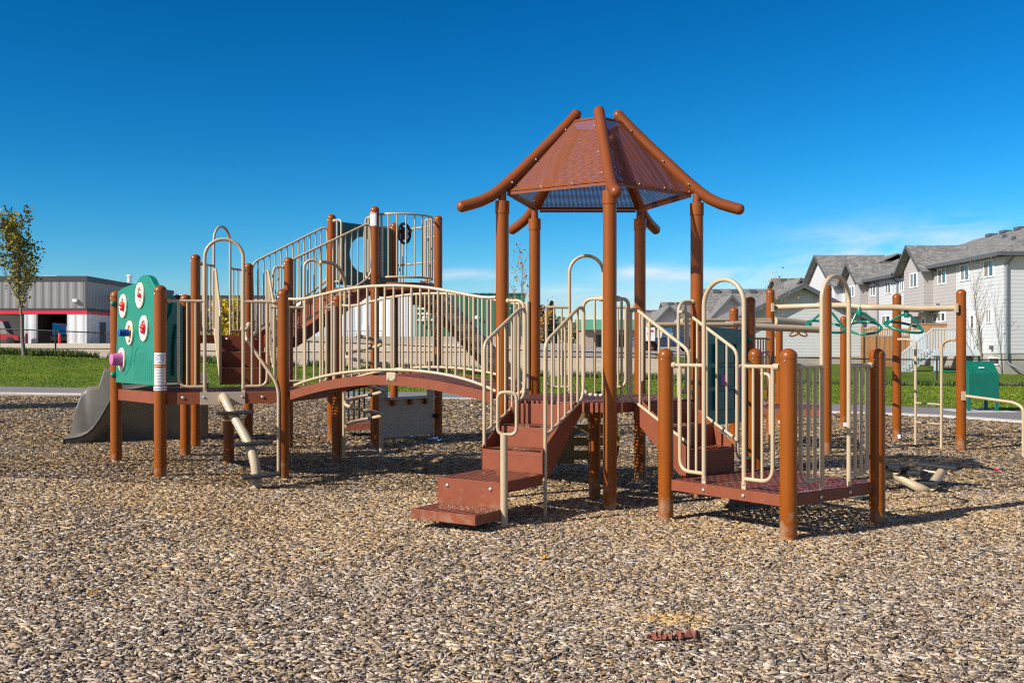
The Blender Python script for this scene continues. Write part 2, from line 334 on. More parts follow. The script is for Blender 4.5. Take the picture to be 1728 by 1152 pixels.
soil, sn, sl, sb = new_mat("sandy_gravel")
tc = sn.new('ShaderNodeTexCoord'); n1 = sn.new('ShaderNodeTexNoise'); n1.inputs['Scale'].default_value = 0.5; n1.inputs['Detail'].default_value = 12; n1.inputs['Roughness'].default_value = 0.7
sl.new(tc.outputs['Object'], n1.inputs['Vector'])
rp = sn.new('ShaderNodeValToRGB'); rp.color_ramp.elements[0].position = 0.3; rp.color_ramp.elements[0].color = (0.47, 0.37, 0.25, 1); rp.color_ramp.elements[1].position = 0.7; rp.color_ramp.elements[1].color = (0.70, 0.56, 0.39, 1)
sl.new(n1.outputs['Fac'], rp.inputs[0]); sl.new(rp.outputs[0], sb.inputs['Base Color']); sb.inputs['Roughness'].default_value = 0.95
n2 = sn.new('ShaderNodeTexNoise'); n2.inputs['Scale'].default_value = 9; n2.inputs['Detail'].default_value = 8; sl.new(tc.outputs['Object'], n2.inputs['Vector'])
bp = sn.new('ShaderNodeBump'); bp.inputs['Strength'].default_value = 0.8; bp.inputs['Distance'].default_value = 0.06; sl.new(n2.outputs['Fac'], bp.inputs['Height']); sl.new(bp.outputs[0], sb.inputs['Normal'])

gx = np.unique(np.concatenate([np.arange(-60, 60.1, 1.0), np.arange(-700, -60, 40), np.arange(100, 701, 40)]))
gy = np.unique(np.concatenate([np.arange(-6, 70.1, 1.0), np.arange(-300, -6, 30), np.arange(72, 160, 4), np.arange(160, 1400, 60)]))
mb = MB()
for x in gx:
    for y in gy: mb.v.append((x, y, gz(x, y)-0.03))
ny = len(gy)
for i in range(len(gx)-1):
    for j in range(ny-1): a = i*ny+j; mb.f.append((a, a+ny, a+ny+1, a+1))
ground = tag(obj("ground", mb, soil, None, smooth=60), kind='structure')

# chip bed: the sheet under and beyond the loose chips
chipbed, cn, cl, cb = new_mat("wood_chip_bed")
tc = cn.new('ShaderNodeTexCoord')
mp = cn.new('ShaderNodeMapping'); mp.inputs['Scale'].default_value = (22, 40, 1); cl.new(tc.outputs['Object'], mp.inputs[0])
v1 = cn.new('ShaderNodeTexVoronoi'); v1.inputs['Scale'].default_value = 1.0; cl.new(mp.outputs[0], v1.inputs['Vector'])
sx = cn.new('ShaderNodeSeparateColor'); cl.new(v1.outputs['Color'], sx.inputs[0])
rp = cn.new('ShaderNodeValToRGB'); e = rp.color_ramp.elements
e[0].position = 0.0; e[0].color = (0.07, 0.045, 0.028, 1); e[1].position = 1.0; e[1].color = (0.70, 0.58, 0.43, 1)
for p, c in ((0.25, (0.20, 0.135, 0.085, 1)), (0.5, (0.40, 0.29, 0.185, 1)), (0.8, (0.56, 0.43, 0.28, 1))): k = e.new(p); k.color = c
cl.new(sx.outputs[0], rp.inputs[0]); cl.new(rp.outputs[0], cb.inputs['Base Color']); cb.inputs['Roughness'].default_value = 0.85
bp = cn.new('ShaderNodeBump'); bp.inputs['Strength'].default_value = 1.0; bp.inputs['Distance'].default_value = 0.03; cl.new(sx.outputs[1], bp.inputs['Height']); cl.new(bp.outputs[0], cb.inputs['Normal'])

KERB = [(-40, 34.5), (-26, 33.2), (-16.3, 31.9), (-11, 30.6), (-5.6, 29.2), (-1.75, 28.4), (0.5, 27.6), (3.5, 25.4), (6.0, 23.2), (7.2, 22.2), (8.2, 21.7), (9.1, 20.9), (9.9, 19.4), (10.6, 17.2), (11.2, 13.0), (11.5, 7.0), (11.6, 0.0), (11.6, -8)]
PATHO = [(-40, 40.5), (-26, 38.6), (-16.5, 36.6), (-11, 35.0), (-5.8, 33.5), (-1.6, 32.6), (1.6, 31.2), (5.0, 28.9), (7.8, 26.4), (8.9, 25.5), (10.0, 24.6), (11.3, 23.4), (12.9, 21.4), (14.0, 18.2), (14.8, 13.3), (15.1, 7.0), (15.2, 0.0), (15.2, -8)]
kd, pd_ = dense(KERB, 4), dense(PATHO, 4)
near = [(max(-40, min(11.6, p[0])) if p[1] > 5 else p[0]*0.5, -4.0) for p in kd]
near = [(-40+51.6*i/(len(kd)-1), -7.9) for i in range(len(kd))]
strip("wood_chip_ground", near, [(p[0], p[1]) for p in kd], chipbed, 0.0, 40)
asph = pm("asphalt_path", (0.20, 0.18, 0.165), 0.9, 0.12, 1.5, bump=0.5, bscale=60)
conc = pm("concrete_kerb", (0.47, 0.45, 0.42), 0.85, 0.12, 2.0, bump=0.2, bscale=60)
strip("path", [tuple(Vector(a).lerp(Vector(b), 0.03)) for a, b in zip(kd, pd_)], pd_, asph, 0.02, 6)
mb = MB()                                                           # kerb: a real concrete edging
for i, (a, b) in enumerate(zip(kd, pd_)):
    a, b = Vector(a), Vector(b); d = (b-a).normalized()
    p, q = a-d*0.05, a+d*0.30; z = gz(a.x, a.y)
    mb.v += [(p.x, p.y, z-0.1), (p.x, p.y, z+0.045), (q.x, q.y, z+0.045), (q.x, q.y, z-0.1)]
    if i: o = 4*i; mb.f += [(o-4, o, o+1, o-3), (o-3, o+1, o+2, o-2), (o-2, o+2, o+3, o-1)]
tag(obj("kerb", mb, conc, None, smooth=30), kind='structure')

FENCE = [(-46, 46.5), (-33, 46.6), (-24.5, 47), (-18, 47), (-10, 47), (-3, 47), (3, 46.6), (8, 46), (12, 45.5), (15.5, 45.2), (19, 45), (23, 44.8), (28, 44.6)]
def fence_y(x): return interp(x, [p[0] for p in FENCE], [p[1] for p in FENCE])
lawnm, ln_, ll, lb = new_mat("mown_grass")
tc = ln_.new('ShaderNodeTexCoord'); n1 = ln_.new('ShaderNodeTexNoise'); n1.inputs['Scale'].default_value = 0.55; n1.inputs['Detail'].default_value = 10; n1.inputs['Roughness'].default_value = 0.72
ll.new(tc.outputs['Object'], n1.inputs['Vector'])
rp = ln_.new('ShaderNodeValToRGB'); e = rp.color_ramp.elements; e[0].position = 0.32; e[0].color = (0.055, 0.112, 0.005, 1); e[1].position = 0.68; e[1].color = (0.15, 0.20, 0.010, 1)
ll.new(n1.outputs['Fac'], rp.inputs[0]); ll.new(rp.outputs[0], lb.inputs['Base Color']); lb.inputs['Roughness'].default_value = 0.9; lb.inputs['Specular IOR Level'].default_value = 0.2
n2 = ln_.new('ShaderNodeTexNoise'); n2.inputs['Scale'].default_value = 14; n2.inputs['Detail'].default_value = 8; ll.new(tc.outputs['Object'], n2.inputs['Vector'])
bp = ln_.new('ShaderNodeBump'); bp.inputs['Strength'].default_value = 1.0; bp.inputs['Distance'].default_value = 0.08; ll.new(n2.outputs['Fac'], bp.inputs['Height']); ll.new(bp.outputs[0], lb.inputs['Normal'])
lf = []
for p in pd_:
    x = p[0]*1.42 if p[1] > 20 else p[0]+16
    lf.append((x, fence_y(x)) if p[1] > 20 else (max(x, 30), max(p[1]+10, 20)))
strip("lawn", pd_, lf, lawnm, 0.025, 16)
yard_n = [(x, fence_y(x)+0.05) for x in np.linspace(9.5, 40, 40)]
strip("yard_lawn", yard_n, [(8.5+(p[0]-9.5)*1.25, 60) for p in yard_n], lawnm, 0.03, 18)
parking = pm("grey_gravel_lot", (0.33, 0.29, 0.25), 0.95, 0.1, 0.8, bump=0.3, bscale=12)
strip("parking_lot", [(x, 58) for x in np.linspace(1, 17, 20)], [(x, 112) for x in np.linspace(1, 40, 20)], parking, 0.03, 14)
strip("service_road", [(x, 66) for x in np.linspace(-60, -2, 30)], [(x, 110) for x in np.linspace(-80, -4, 30)], pm("packed_gravel", (0.66, 0.53, 0.37), 0.95, 0.1, 0.6, bump=0.3, bscale=10), 0.03, 12)

# grass blades over the lawn (one mass)
def blades(n, xr, yr, h, w, keep):
    vs, fs = [], []; k = 0
    while k < n:
        y = random.uniform(*yr); x = random.uniform(*xr)
        if not keep(x, y): continue
        z = gz(x, y)+0.02; a = random.uniform(0, math.pi); hh = h*random.uniform(0.5, 1.3)
        dx, dy = math.cos(a)*w, math.sin(a)*w; o = len(vs)
        vs += [(x-dx, y-dy, z), (x+dx, y+dy, z), (x+random.gauss(0, hh*0.4), y+random.gauss(0, hh*0.4), z+hh)]
        fs.append((o, o+1, o+2)); k += 1
    m = MB(); m.v, m.f = vs, fs; return m
def pathy(x): return interp(x, [p[0] for p in PATHO[:13]], [p[1] for p in PATHO[:13]])
grassb = pm("grass_blades", (0.055, 0.11, 0.005), 0.7, 0.3, 0.4, var2=(0.18, 0.22, 0.012), spec=0.3)
g = blades(60000, (-26, 24), (22, 47.5), 0.045, 0.022, lambda x, y: pathy(x)+0.05 < y < fence_y(x)+0.3 and abs(x) < y*0.56)
tag(obj("grass", g, grassb, None, smooth=0), 'short green mown grass growing between the path and the wire fence', 'grass', kind='stuff')
weedm = pm("weeds", (0.04, 0.10, 0.012), 0.7, 0.3, 1.1, var2=(0.17, 0.20, 0.05), spec=0.3)
def near_fence(x, y): return abs(y-fence_y(x)-0.1) < 0.7*(0.5+0.5*math.sin(x*1.3+math.sin(x*0.7)*2)) and abs(x) < 27
g = blades(16000, (-27, 26), (44, 48), 0.30, 0.035, near_fence)
tag(obj("weeds", g, weedm, None, smooth=0), 'tall green weeds growing along the foot of the wire fence', 'weeds', kind='stuff')

# loose wood chips, one mass; colour of each chip: weathered grey on the untouched front, golden where kicked about
def chips(y0, y1, dens, ln, wd, full):
    area = 0.5*1.22*(y1*y1-y0*y0)
    n = int(area*dens)
    y = np.sqrt(RNG.uniform(y0*y0, y1*y1, n)); x = RNG.uniform(-0.61, 0.61, n)*y
    L = ln*RNG.lognormal(0, 0.38, n); Wd = wd*RNG.lognormal(0, 0.35, n); T = np.minimum(0.0028*RNG.lognormal(0, 0.4, n), 0.006)
    a = RNG.normal(0.15, 0.8, n); tilt = RNG.normal(0, 0.17, n); roll = RNG.normal(0, 0.42, n)
    z0 = np.array([gz(px, py) for px, py in zip(x, y)])+RNG.uniform(0.003, 0.022, n)
    ca, sa = np.cos(a), np.sin(a)
    u = np.stack([ca*np.cos(tilt), sa*np.cos(tilt), np.sin(tilt)], 1)
    w0 = np.stack([-sa, ca, np.zeros(n)], 1); nn = np.cross(u, w0)
    w = w0*np.cos(roll)[:, None]+nn*np.sin(roll)[:, None]; nn = np.cross(u, w)
    c = np.stack([x, y, z0], 1)
    tp = RNG.uniform(0.7, 1.0, n)[:, None]; sk = RNG.uniform(-0.16, 0.16, n)[:, None]
    U, V, N = u*(L/2)[:, None], w*(Wd/2)[:, None], nn*T[:, None]
    top = [c-U-V*tp+N, c+U-V*(1-sk*0)+N, c+U*(1-np.abs(sk))+V+N, c-U*(1-np.abs(sk))+V*tp+N]
    bot = [p-N*2 for p in top]
    P = np.stack(top+bot, 1).reshape(-1, 3)
    if full: F = np.array([[0, 1, 2, 3], [0, 4, 5, 1], [1, 5, 6, 2], [2, 6, 7, 3], [3, 7, 4, 0]])
    else: F = np.array([[0, 1, 2, 3], [0, 4, 5, 1], [1, 5, 6, 2], [2, 6, 7, 3]])
    F = (F[None]+np.arange(n)[:, None, None]*8).reshape(-1, 4)
    gold = 0.17+0.50*np.clip((y-5.4)/3.2, 0, 1)
    fresh = np.exp(-((x-0.84)/0.17)**2-((y-5.27)/0.12)**2); gold = gold+0.9*fresh          # a freshly turned patch
    gold *= 0.75+0.5*(np.sin(x*1.9+np.cos(y*1.3)*2)*0.5+0.5)
    isg = RNG.uniform(0, 1, n) < gold
    r = np.clip(RNG.normal(0.5, 0.24, n), 0.01, 0.99)
    val = np.where(isg, 0.5+0.5*r, 0.5*r)
    rare = RNG.uniform(0, 1, n)
    return P, F, np.repeat(val, F.shape[0]//n), np.repeat(np.where(rare < 0.0012, 1.0, np.where(RNG.uniform(0, 1, n) < fresh*0.8, 0.5, 0.0)), F.shape[0]//n)
CH = [chips(3.7, 6.5, 4300, 0.046, 0.0088, True), chips(3.7, 6.5, 5200, 0.024, 0.0048, True), chips(6.5, 10.0, 3600, 0.047, 0.0092, True), chips(6.5, 10.0, 2200, 0.026, 0.0058, True), chips(10.0, 14.0, 2500, 0.050, 0.0112, False), chips(14.0, 20.5, 950, 0.064, 0.016, False), chips(20.5, 30.0, 260, 0.085, 0.028, False)]
Ps, Fs, Vs, Rs = [], [], [], []; off = 0
for P, F, v, r in CH: Ps.append(P); Fs.append(F+off); Vs.append(v); Rs.append(r); off += len(P)
P = np.concatenate(Ps); F = np.concatenate(Fs); Vv = np.concatenate(Vs); Rr = np.concatenate(Rs)
ins = F[:, 0]                                                       # drop chips lying beyond the kerb
cxm = P[ins, 0]; cym = P[ins, 1]
okk = cxm < np.interp(cym, [-8, 0, 7, 13, 17.2, 19.4, 20.9], [11.5, 11.5, 11.4, 11.0, 10.4, 9.7, 8.9])
okk &= cym < np.interp(cxm, [-40, -26, -16.3, -11, -5.6, -1.75, 0.5, 3.5, 6.0, 7.2, 8.2, 9.1], [34.4, 33.1, 31.8, 30.5, 29.1, 28.3, 27.5, 25.3, 23.1, 22.1, 21.6, 20.8])
F, Vv, Rr = F[okk], Vv[okk], Rr[okk]
me = bpy.data.meshes.new("wood_chips")
me.vertices.add(len(P)); me.vertices.foreach_set("co", P.astype(np.float32).ravel())
me.loops.add(F.size); me.loops.foreach_set("vertex_index", F.astype(np.int32).ravel())
me.polygons.add(len(F)); me.polygons.foreach_set("loop_start", np.arange(0, F.size, 4, dtype=np.int32))
me.update(calc_edges=False)
at = me.attributes.new("tone", 'FLOAT', 'FACE'); at.data.foreach_set("value", Vv.astype(np.float32))
at = me.attributes.new("rare", 'FLOAT', 'FACE'); at.data.foreach_set("value", Rr.astype(np.float32))
cm, n_, l_, b_ = new_mat("wood_chip")
an = n_.new('ShaderNodeAttribute'); an.attribute_name = "tone"; rp = n_.new('ShaderNodeValToRGB'); e = rp.color_ramp.elements
e[0].position = 0.0; e[0].color = (0.035, 0.024, 0.017, 1); e[1].position = 1.0; e[1].color = (0.66, 0.52, 0.33, 1)
for p, c in ((0.10, (0.125, 0.092, 0.068, 1)), (0.22, (0.27, 0.215, 0.165, 1)), (0.34, (0.45, 0.378, 0.305, 1)), (0.43, (0.62, 0.54, 0.45, 1)), (0.495, (0.76, 0.69, 0.60, 1)), (0.505, (0.11, 0.058, 0.025, 1)), (0.62, (0.28, 0.175, 0.085, 1)), (0.76, (0.47, 0.33, 0.175, 1)), (0.9, (0.63, 0.48, 0.29, 1))):
    k = e.new(p); k.color = c
l_.new(an.outputs['Fac'], rp.inputs[0])
a2 = n_.new('ShaderNodeAttribute'); a2.attribute_name = "rare"; mx = n_.new('ShaderNodeMixRGB'); ry = n_.new('ShaderNodeValToRGB'); ry.color_ramp.interpolation = 'CONSTANT'; ry.color_ramp.elements[0].color = (0.66, 0.43, 0.15, 1); ry.color_ramp.elements[1].position = 0.75; ry.color_ramp.elements[1].color = (0.36, 0.13, 0.05, 1)
l_.new(a2.outputs['Fac'], ry.inputs[0]); l_.new(ry.outputs[0], mx.inputs['Color2']); gt = n_.new('ShaderNodeMath'); gt.operation = 'GREATER_THAN'; gt.inputs[1].default_value = 0.25; l_.new(a2.outputs['Fac'], gt.inputs[0])
g2_ = n_.new('ShaderNodeMath'); g2_.operation = 'MULTIPLY'; g2_.inputs[1].default_value = 0.6; l_.new(gt.outputs[0], g2_.inputs[0]); l_.new(g2_.outputs[0], mx.inputs['Fac']); l_.new(rp.outputs[0], mx.inputs['Color1'])
hv = n_.new('ShaderNodeMixRGB'); hv.blend_type = 'MULTIPLY'; hv.inputs['Fac'].default_value = 1.0; hv.inputs['Color2'].default_value = (0.95, 0.90, 0.85, 1); l_.new(mx.outputs[0], hv.inputs['Color1'])
l_.new(hv.outputs[0], b_.inputs['Base Color']); b_.inputs['Roughness'].default_value = 0.8; b_.inputs['Specular IOR Level'].default_value = 0.3
me.materials.append(cm)
ch = bpy.data.objects.new("wood_chips", me); COL.objects.link(ch)
tag(ch, 'loose grey and golden wood chips covering the playground ground', 'wood chips', kind='stuff')

# ------------------------------------------------------------------ the play structure
PS = thing("play_structure", "large brown and tan playground structure with roofed deck, arched bridge and tower", "playground structure", (-0.4, 10.6, 0.0))
RP = 0.064                                                          # post radius
def post(P, ztop, parent=None, r=RP, m=None, flat=False, zb=-0.15, name="post"):
    mb = MB(); P = Vector(P[:2]); g = zb
    if flat: prof = [(r, g), (r, ztop-0.12), (r+0.006, ztop-0.12), (r+0.006, ztop), (r*0.5, ztop+0.002)]
    else:
        prof = [(r, g), (r, ztop-r-0.012), (r+0.0025, ztop-r-0.012), (r+0.0025, ztop-r+0.004)]
        prof += [((r+0.0025)*math.cos(R(a)), ztop-r+0.004+(r-0.004)*math.sin(R(a))) for a in (15, 30, 45, 60, 75, 88)]
    mb.lathe((P.x, P.y, 0), prof, 24)
    o = obj(name, mb, m or BROWN, parent or PS, smooth=45)
    if not flat:                                                    # cap rivet
        rv = MB(); d = Vector((-0.62, -0.78)); rv.ball((P.x+d.x*(r+0.002), P.y+d.y*(r+0.002), ztop-r-0.03), 0.008, 8, 4)
        obj("rivet", rv, BOLT, o)
    return o
TR, BR = 0.0165, 0.0115                                             # rail and bar radii
def bolt(parent, p, nrm, r=0.014):
    mb = MB(); mb.lathe(p, [(r, 0), (r, 0.004), (r*0.75, 0.009), (r*0.3, 0.012)], 12, axis=nrm); return obj("bolt", mb, BOLT, parent)
def guard(E, mains, bars, clamps=(), rad=0.07, name="guard_rail", m=None, r=TR, rb=BR, label=None, feet=()):
    """rail panel on a plan edge: mains are polylines of (px, z), bars are (px, z0, z1)"""
    mb = MB()
    for pl in mains: mb.tube(fillet([v3(E.at(x), z) for x, z in pl], rad, 6), r, 10)
    for x, z0, z1 in bars: mb.tube([v3(E.at(x), z0), v3(E.at(x), z1)], rb, 8)
    for x, z0, z1 in feet: mb.box(v3(E.at(x), (z0+z1)/2), (0.035, 0.008, z1-z0), math.atan2(E.u.y, E.u.x))
    o = obj(name, mb, m or TAN, PS, smooth=50)
    if label: o['label'] = label
    for x, z in clamps:
        c = MB(); p = v3(E.at(x), z); u = Vector((E.u.x, E.u.y, 0)); c.lathe(p-u*0.03, [(0.021, 0), (0.026, 0.006), (0.026, 0.054), (0.021, 0.06)], 14, axis=u); obj("clamp", c, m or TAN, o, smooth=50)
    return o
def arch(E, xa, xb, zb, zt, name="arch_handle", r=0.0185, m=None, label=None):
    A, B = E.at(xa), E.at(xb); rad = (B-A).length/2; mid = (A+B)/2; u = (B-A).normalized(); pts = [v3(A, zb)]
    h = zt-rad
    pts += [v3(mid-u*rad*math.cos(R(a)), h+rad*math.sin(R(a))) for a in range(0, 181, 10)]+[v3(B, zb)]
    mb = MB(); mb.tube(pts, r, 12); ang = math.atan2(u.y, u.x)
    for q in (A, B): mb.box(v3(q, zb-0.03), (0.04, 0.012, 0.10), ang)
    o = obj(name, mb, m or TAN, PS, smooth=50)
    if label: o['label'] = label
    return o
def deck(poly, z, th=0.088, name="deck", topm=None, ribs=True, label=None):
    """vinyl coated deck: a rim of fascia plates, a perforated top sheet and ribs underneath"""
    poly = [Vector(p[:2]) for p in poly]; n = len(poly); c = sum(poly, Vector((0, 0)))/n; mb = MB()
    for i in range(n):
        a, b = poly[i], poly[(i+1) % n]; d = (b-a).normalized(); nr = Vector((d.y, -d.x))
        if nr.dot(c-a) > 0: nr = -nr
        m_ = (a+b)/2-nr*0.007; mb.box(v3(m_, z-th/2), ((b-a).length-0.004, 0.013, th), math.atan2(d.y, d.x))
        mb.box(v3((a+b)/2-nr*0.03, z-0.006), ((b-a).length-0.05, 0.034, 0.010), math.atan2(d.y, d.x))
    if ribs:
        d = (poly[1]-poly[0]).normalized(); nr = Vector((-d.y, d.x))
        if nr.dot(c-poly[0]) < 0: nr = -nr
        for k in range(1, 3):
            m_ = c+nr*(k-1.5)*0.38; mb.box(v3(m_, z-0.045), ((poly[1]-poly[0]).length*0.72, 0.03, 0.06), math.atan2(d.y, d.x))
    o = obj(name, mb, DECK, PS, smooth=0, bevel=0.003)
    t = MB(); t.add([v3(c+(p-c)*0.985, z+0.001) for p in poly], [tuple(range(n))])
    obj("deck_surface", t, topm or DECKTOP, o, smooth=0)
    if label: o['label'] = label
    return o

# ---- low square deck in front
LF, LL, LR_ = plan(1330.5, 7.42), plan(1123.5, 8.40), plan(1480.3, 8.20); LB = LL+LR_-LF
for P in (LF, LL, LR_, LB): post(P, 1.452)
ZL = 0.352
dk = deck([LF, LR_, LB, LL], ZL, label="lowest square deck, close to the ground")
e1, e2, e3, e4 = Edge(LL, LF), Edge(LF, LR_), Edge(LB, LR_), Edge(LL, LB)
n1 = Vector((e1.u.y, -e1.u.x)); n2 = Vector((e2.u.y, -e2.u.x))
for x in (1187, 1254): bolt(dk, v3(e1.at(x)+n1*0.002, ZL-0.048), (n1.x, n1.y, 0), 0.017)
for x in (1385, 1434): bolt(dk, v3(e2.at(x)+n2*0.002, ZL-0.045), (n2.x, n2.y, 0), 0.017)
ZT, ZB = 1.312, 0.435
i1 = Edge(e1.P-n1*0.02, e1.Q-n1*0.02); i2 = Edge(e2.P-n2*0.02, e2.Q-n2*0.02)
guard(i1, [[(1136, ZT), (1189, ZT)], [(1147.5, ZT), (1147.5, ZB), (1188, ZB)]], [(1162, ZB, ZT), (1175, ZB, ZT)], [(1136, ZT)], rad=0.11)
guard(i1, [[(1256, ZT), (1313, ZT)], [(1304, ZT), (1304, ZB), (1256, ZB)]], [(1271, ZB, ZT), (1286, ZB, ZT)], [(1310, ZT)], rad=0.11)
arch(i1, 1188, 1255.5, 0.39, 2.0)
guard(i2, [[(1348, ZT), (1387, ZT)], [(1351, ZT), (1351, ZB), (1386, ZB)]], [(1364, ZB, ZT), (1375, ZB, ZT)], [(1347, ZT)], rad=0.11, rb=0.0155)
guard(i2, [[(1433, ZT), (1474, ZT)], [(1463, ZT), (1463, ZB), (1433, ZB)]], [(1443, ZB, ZT), (1453, ZB, ZT)], [(1470, ZT)], rad=0.11, rb=0.0155)
arch(i2, 1387, 1432.5, 0.39, 2.02)
# hoops beside the rear post
hz = 1.30
guard(e4, [[(1266, hz), (1245, hz), (1245, 0.45), (1266, 0.45)]], [(1255, 0.45, hz)], [(1266, hz)], rad=0.09)
guard(e3, [[(1276, 1.22), (1300, 1.22), (1300, 0.52), (1276, 0.52)]], [], [(1277, 1.22), (1277, 0.52)], rad=0.06)

# ---- five-sided roofed deck
ZD = 0.960
PF, PL, PR = plan(1029, 8.92), plan(847.7, 9.55), plan(1176, 9.68)
PBL, PBR = plan(902.3, 10.85), plan(1080, 10.85)
PENT = [PF, PR, PBR, PBL, PL]; PC = sum(PENT, Vector((0, 0)))/5
RPOST = [post(P, 2.862, flat=True, r=0.062) for P in PENT]
dk = deck(PENT, ZD, label="five sided deck under the brown roof")
# short support leg under the deck
post(plan(1003.5, 9.55), ZD-0.09, r=0.056, flat=True)
# roof: five curved arms and five perforated panels
def arm_profile():
    u = (PL-PC).normalized(); out = []
    for x, y in ((972, 194), (950, 218), (925, 243.5), (900, 267.5), (878, 289), (860, 306), (844, 320), (828, 331.5), (811, 339.5), (795, 344.5), (780, 348.5)):
        k = (x-CX)/FP; r = (k*PC.y-PC.x)/(u.x-k*u.y); out.append((r, zat(y, PC.y+r*u.y)))
    return out
AP = arm_profile()
ARMS = []
for P in PENT:
    u = (P-PC).normalized(); sc = (P-PC).length/(PL-PC).length
    pts = [v3(PC+u*r*sc, z) for r, z in (AP if P is not PBL and P is not PBR else AP[1:])]
    mb = MB(); mb.tube(pts, 0.054, 18, cap=False)
    for e_, nb in ((pts[0], pts[1]), (pts[-1], pts[-2])): mb.ball(e_, 0.0545, 18, 10)
    a = obj("roof_arm", mb, ROOFB, PS, smooth=50); ARMS.append(a)
    br = MB(); q = PC+u*1.0*(P-PC).length                           # neck between post and arm
    br.tube([v3(q, 2.84), v3(q, 2.96)], 0.04, 12); obj("bracket", br, ROOFB, a)
    for r, z in (AP[1], AP[3], AP[5]):
        side = Vector((-u.y, u.x))
        for s in (-1, 1):
            bt = MB(); bt.ball(v3(PC+u*r*sc+side*s*0.062, z-0.02), 0.009, 8, 4); obj("rivet", bt, BOLT, a)
(rt, ztp), (rb_, zbt) = (0.30, 3.70), (0.985, 2.955)
kz = lambda P: (P-PC).length/(PL-PC).length
for i in range(5):
    A, B = PENT[i], PENT[(i+1) % 5]; ua, ub = (A-PC).normalized(), (B-PC).normalized()
    a0, b0 = v3(PC+ua*rt*kz(A), ztp), v3(PC+ub*rt*kz(B), ztp); a1, b1 = v3(PC+ua*rb_*kz(A), zbt), v3(PC+ub*rb_*kz(B), zbt)
    mid = (a1+b1)/2; n = (b1-a1).cross(a0-a1).normalized(); U = (b1-a1).normalized(); V = n.cross(U)
    if n.z < 0: n = -n
    mb = MB(); mb.quad(a1, b1, b0, a0)
    pn = obj("roof_panel", mb, ROOFPERF, PS, smooth=0, uv=(a1, U, V))
    fr = MB(); up = (a0+b0)/2-(a1+b1)/2; up = up.normalized()       # solid margins folded round the sheet
    def bar(p, q, w, inward):
        d = (q-p).normalized(); fr.add([p+n*0.004, q+n*0.004, q+inward*w+n*0.004, p+inward*w+n*0.004, p-n*0.004, q-n*0.004, q+inward*w-n*0.004, p+inward*w-n*0.004],
                                       [(0, 1, 2, 3), (7, 6, 5, 4), (0, 4, 5, 1), (1, 5, 6, 2), (2, 6, 7, 3), (3, 7, 4, 0)])
    bar(a1, b1, 0.035, up); bar(a0, b0, 0.03, -up)
    ia = (b1-a1).normalized()
    bar(a1+up*0.036, a0-up*0.031, 0.045, ia); bar(b1+up*0.036, b0-up*0.031, 0.045, -ia)
    fr.box((a1+b1)/2-Vector((0, 0, 0.014))-n*0.006, ((b1-a1).length-0.06, 0.012, 0.024), math.atan2(U.y, U.x))
    fo = obj("panel_frame", fr, ROOFB, pn, smooth=0)
    for t in (0.04, 0.35, 0.65, 0.96):
        bt = MB(); bt.ball(a1.lerp(b1, t)+up*0.018+n*0.006, 0.008, 8, 4); obj("rivet", bt, BOLT, pn)

# rails round the five-sided deck
eFL, eFR, eB = Edge(PL, PF), Edge(PF, PR), Edge(PBL, PBR)
ZR, ZQ = 1.925, 1.045
guard(eFL, [[(1018, 1.90), (984, 1.90), (984, 1.03), (1018, 1.03)]], [(1003.5, 1.03, 1.90)], [(1016, 1.90)], rad=0.12)
guard(eFR, [[(1040, 1.90), (1061, 1.90), (1061, 0.99), (1042, 0.99)]], [(1049, 0.86, 1.90)], [(1041, 1.90)], rad=0.12)
guard(eFR, [[(1172, 1.90), (1145, 1.90), (1145, 1.03), (1172, 1.03)]], [(1157, 1.03, 1.90)], [(1170, 1.90)], rad=0.12)
guard(eFL, [[(857, 1.905), (884.5, 1.905), (884.5, 1.02), (858, 1.02)]], [(868, 1.02, 1.905), (876, 1.02, 1.905)], [(856, 1.905)], rad=0.12)
guard(eB, [[(912, 1.90), (961, 1.90)], [(922, 1.90), (922, 1.03), (961, 1.03)]], [(935, 1.03, 1.9), (948, 1.03, 1.9)], [(914, 1.90)], rad=0.09)
guard(eB, [[(1071, 1.90), (1018, 1.90)], [(1056, 1.90), (1056, 1.03), (1018, 1.03)]], [(1030, 1.03, 1.9), (1043, 1.03, 1.9)], [(1068, 1.90)], rad=0.09)
arch(eB, 961, 1018, 0.99, 2.46)
eRB = Edge(PR, PBR)
guard(eRB, [[(1082, 1.84), (1084.5, 1.84), (1084.5, 1.10), (1082, 1.10)]], [], [(1082, 1.84), (1082, 1.10)], rad=0.05)

# ---- front stairs
SL, SR = eFL.at(886), eFL.at(985); sw = (SR-SL); swn = sw.normalized(); sd = Vector((-0.54, -0.84)).normalized()
if abs(sd.dot(swn)) > 0.001: sd = (sd-swn*sd.dot(swn)*0.35).normalized()
def st(t, s): return SL+sw*t+sd*s                                   # t across 0..1, s metres outward
STAIRS = MB()
def step(mb, s0, s1, z, th, t0=0.0, t1=1.0): z -= 0.03; mb.prism([st(t0, s0), st(t1, s0), st(t1, s1), st(t0, s1)], z-th, z)
def wallp(mb, s, z0, z1, t0=0.0, t1=1.0, w=0.012): mb.prism([st(t0, s), st(t1, s), st(t1, s+w), st(t0, s+w)], z0, z1)
wallp(STAIRS, 0.235, 0.765, ZD-0.012, 0.02, 0.98)
wallp(STAIRS, 0.468, 0.575, 0.755, 0.02, 0.98); wallp(STAIRS, 0.708, 0.384, 0.565, 0.0, 1.0); wallp(STAIRS, 1.353, 0.17, 0.372, 0.0, 1.0)
for s0, s1, z in ((0.25, 0.481, 0.765), (0.481, 0.721, 0.575)):
    step(STAIRS, s0, s1, z-0.002, 0.012, 0.02, 0.98)
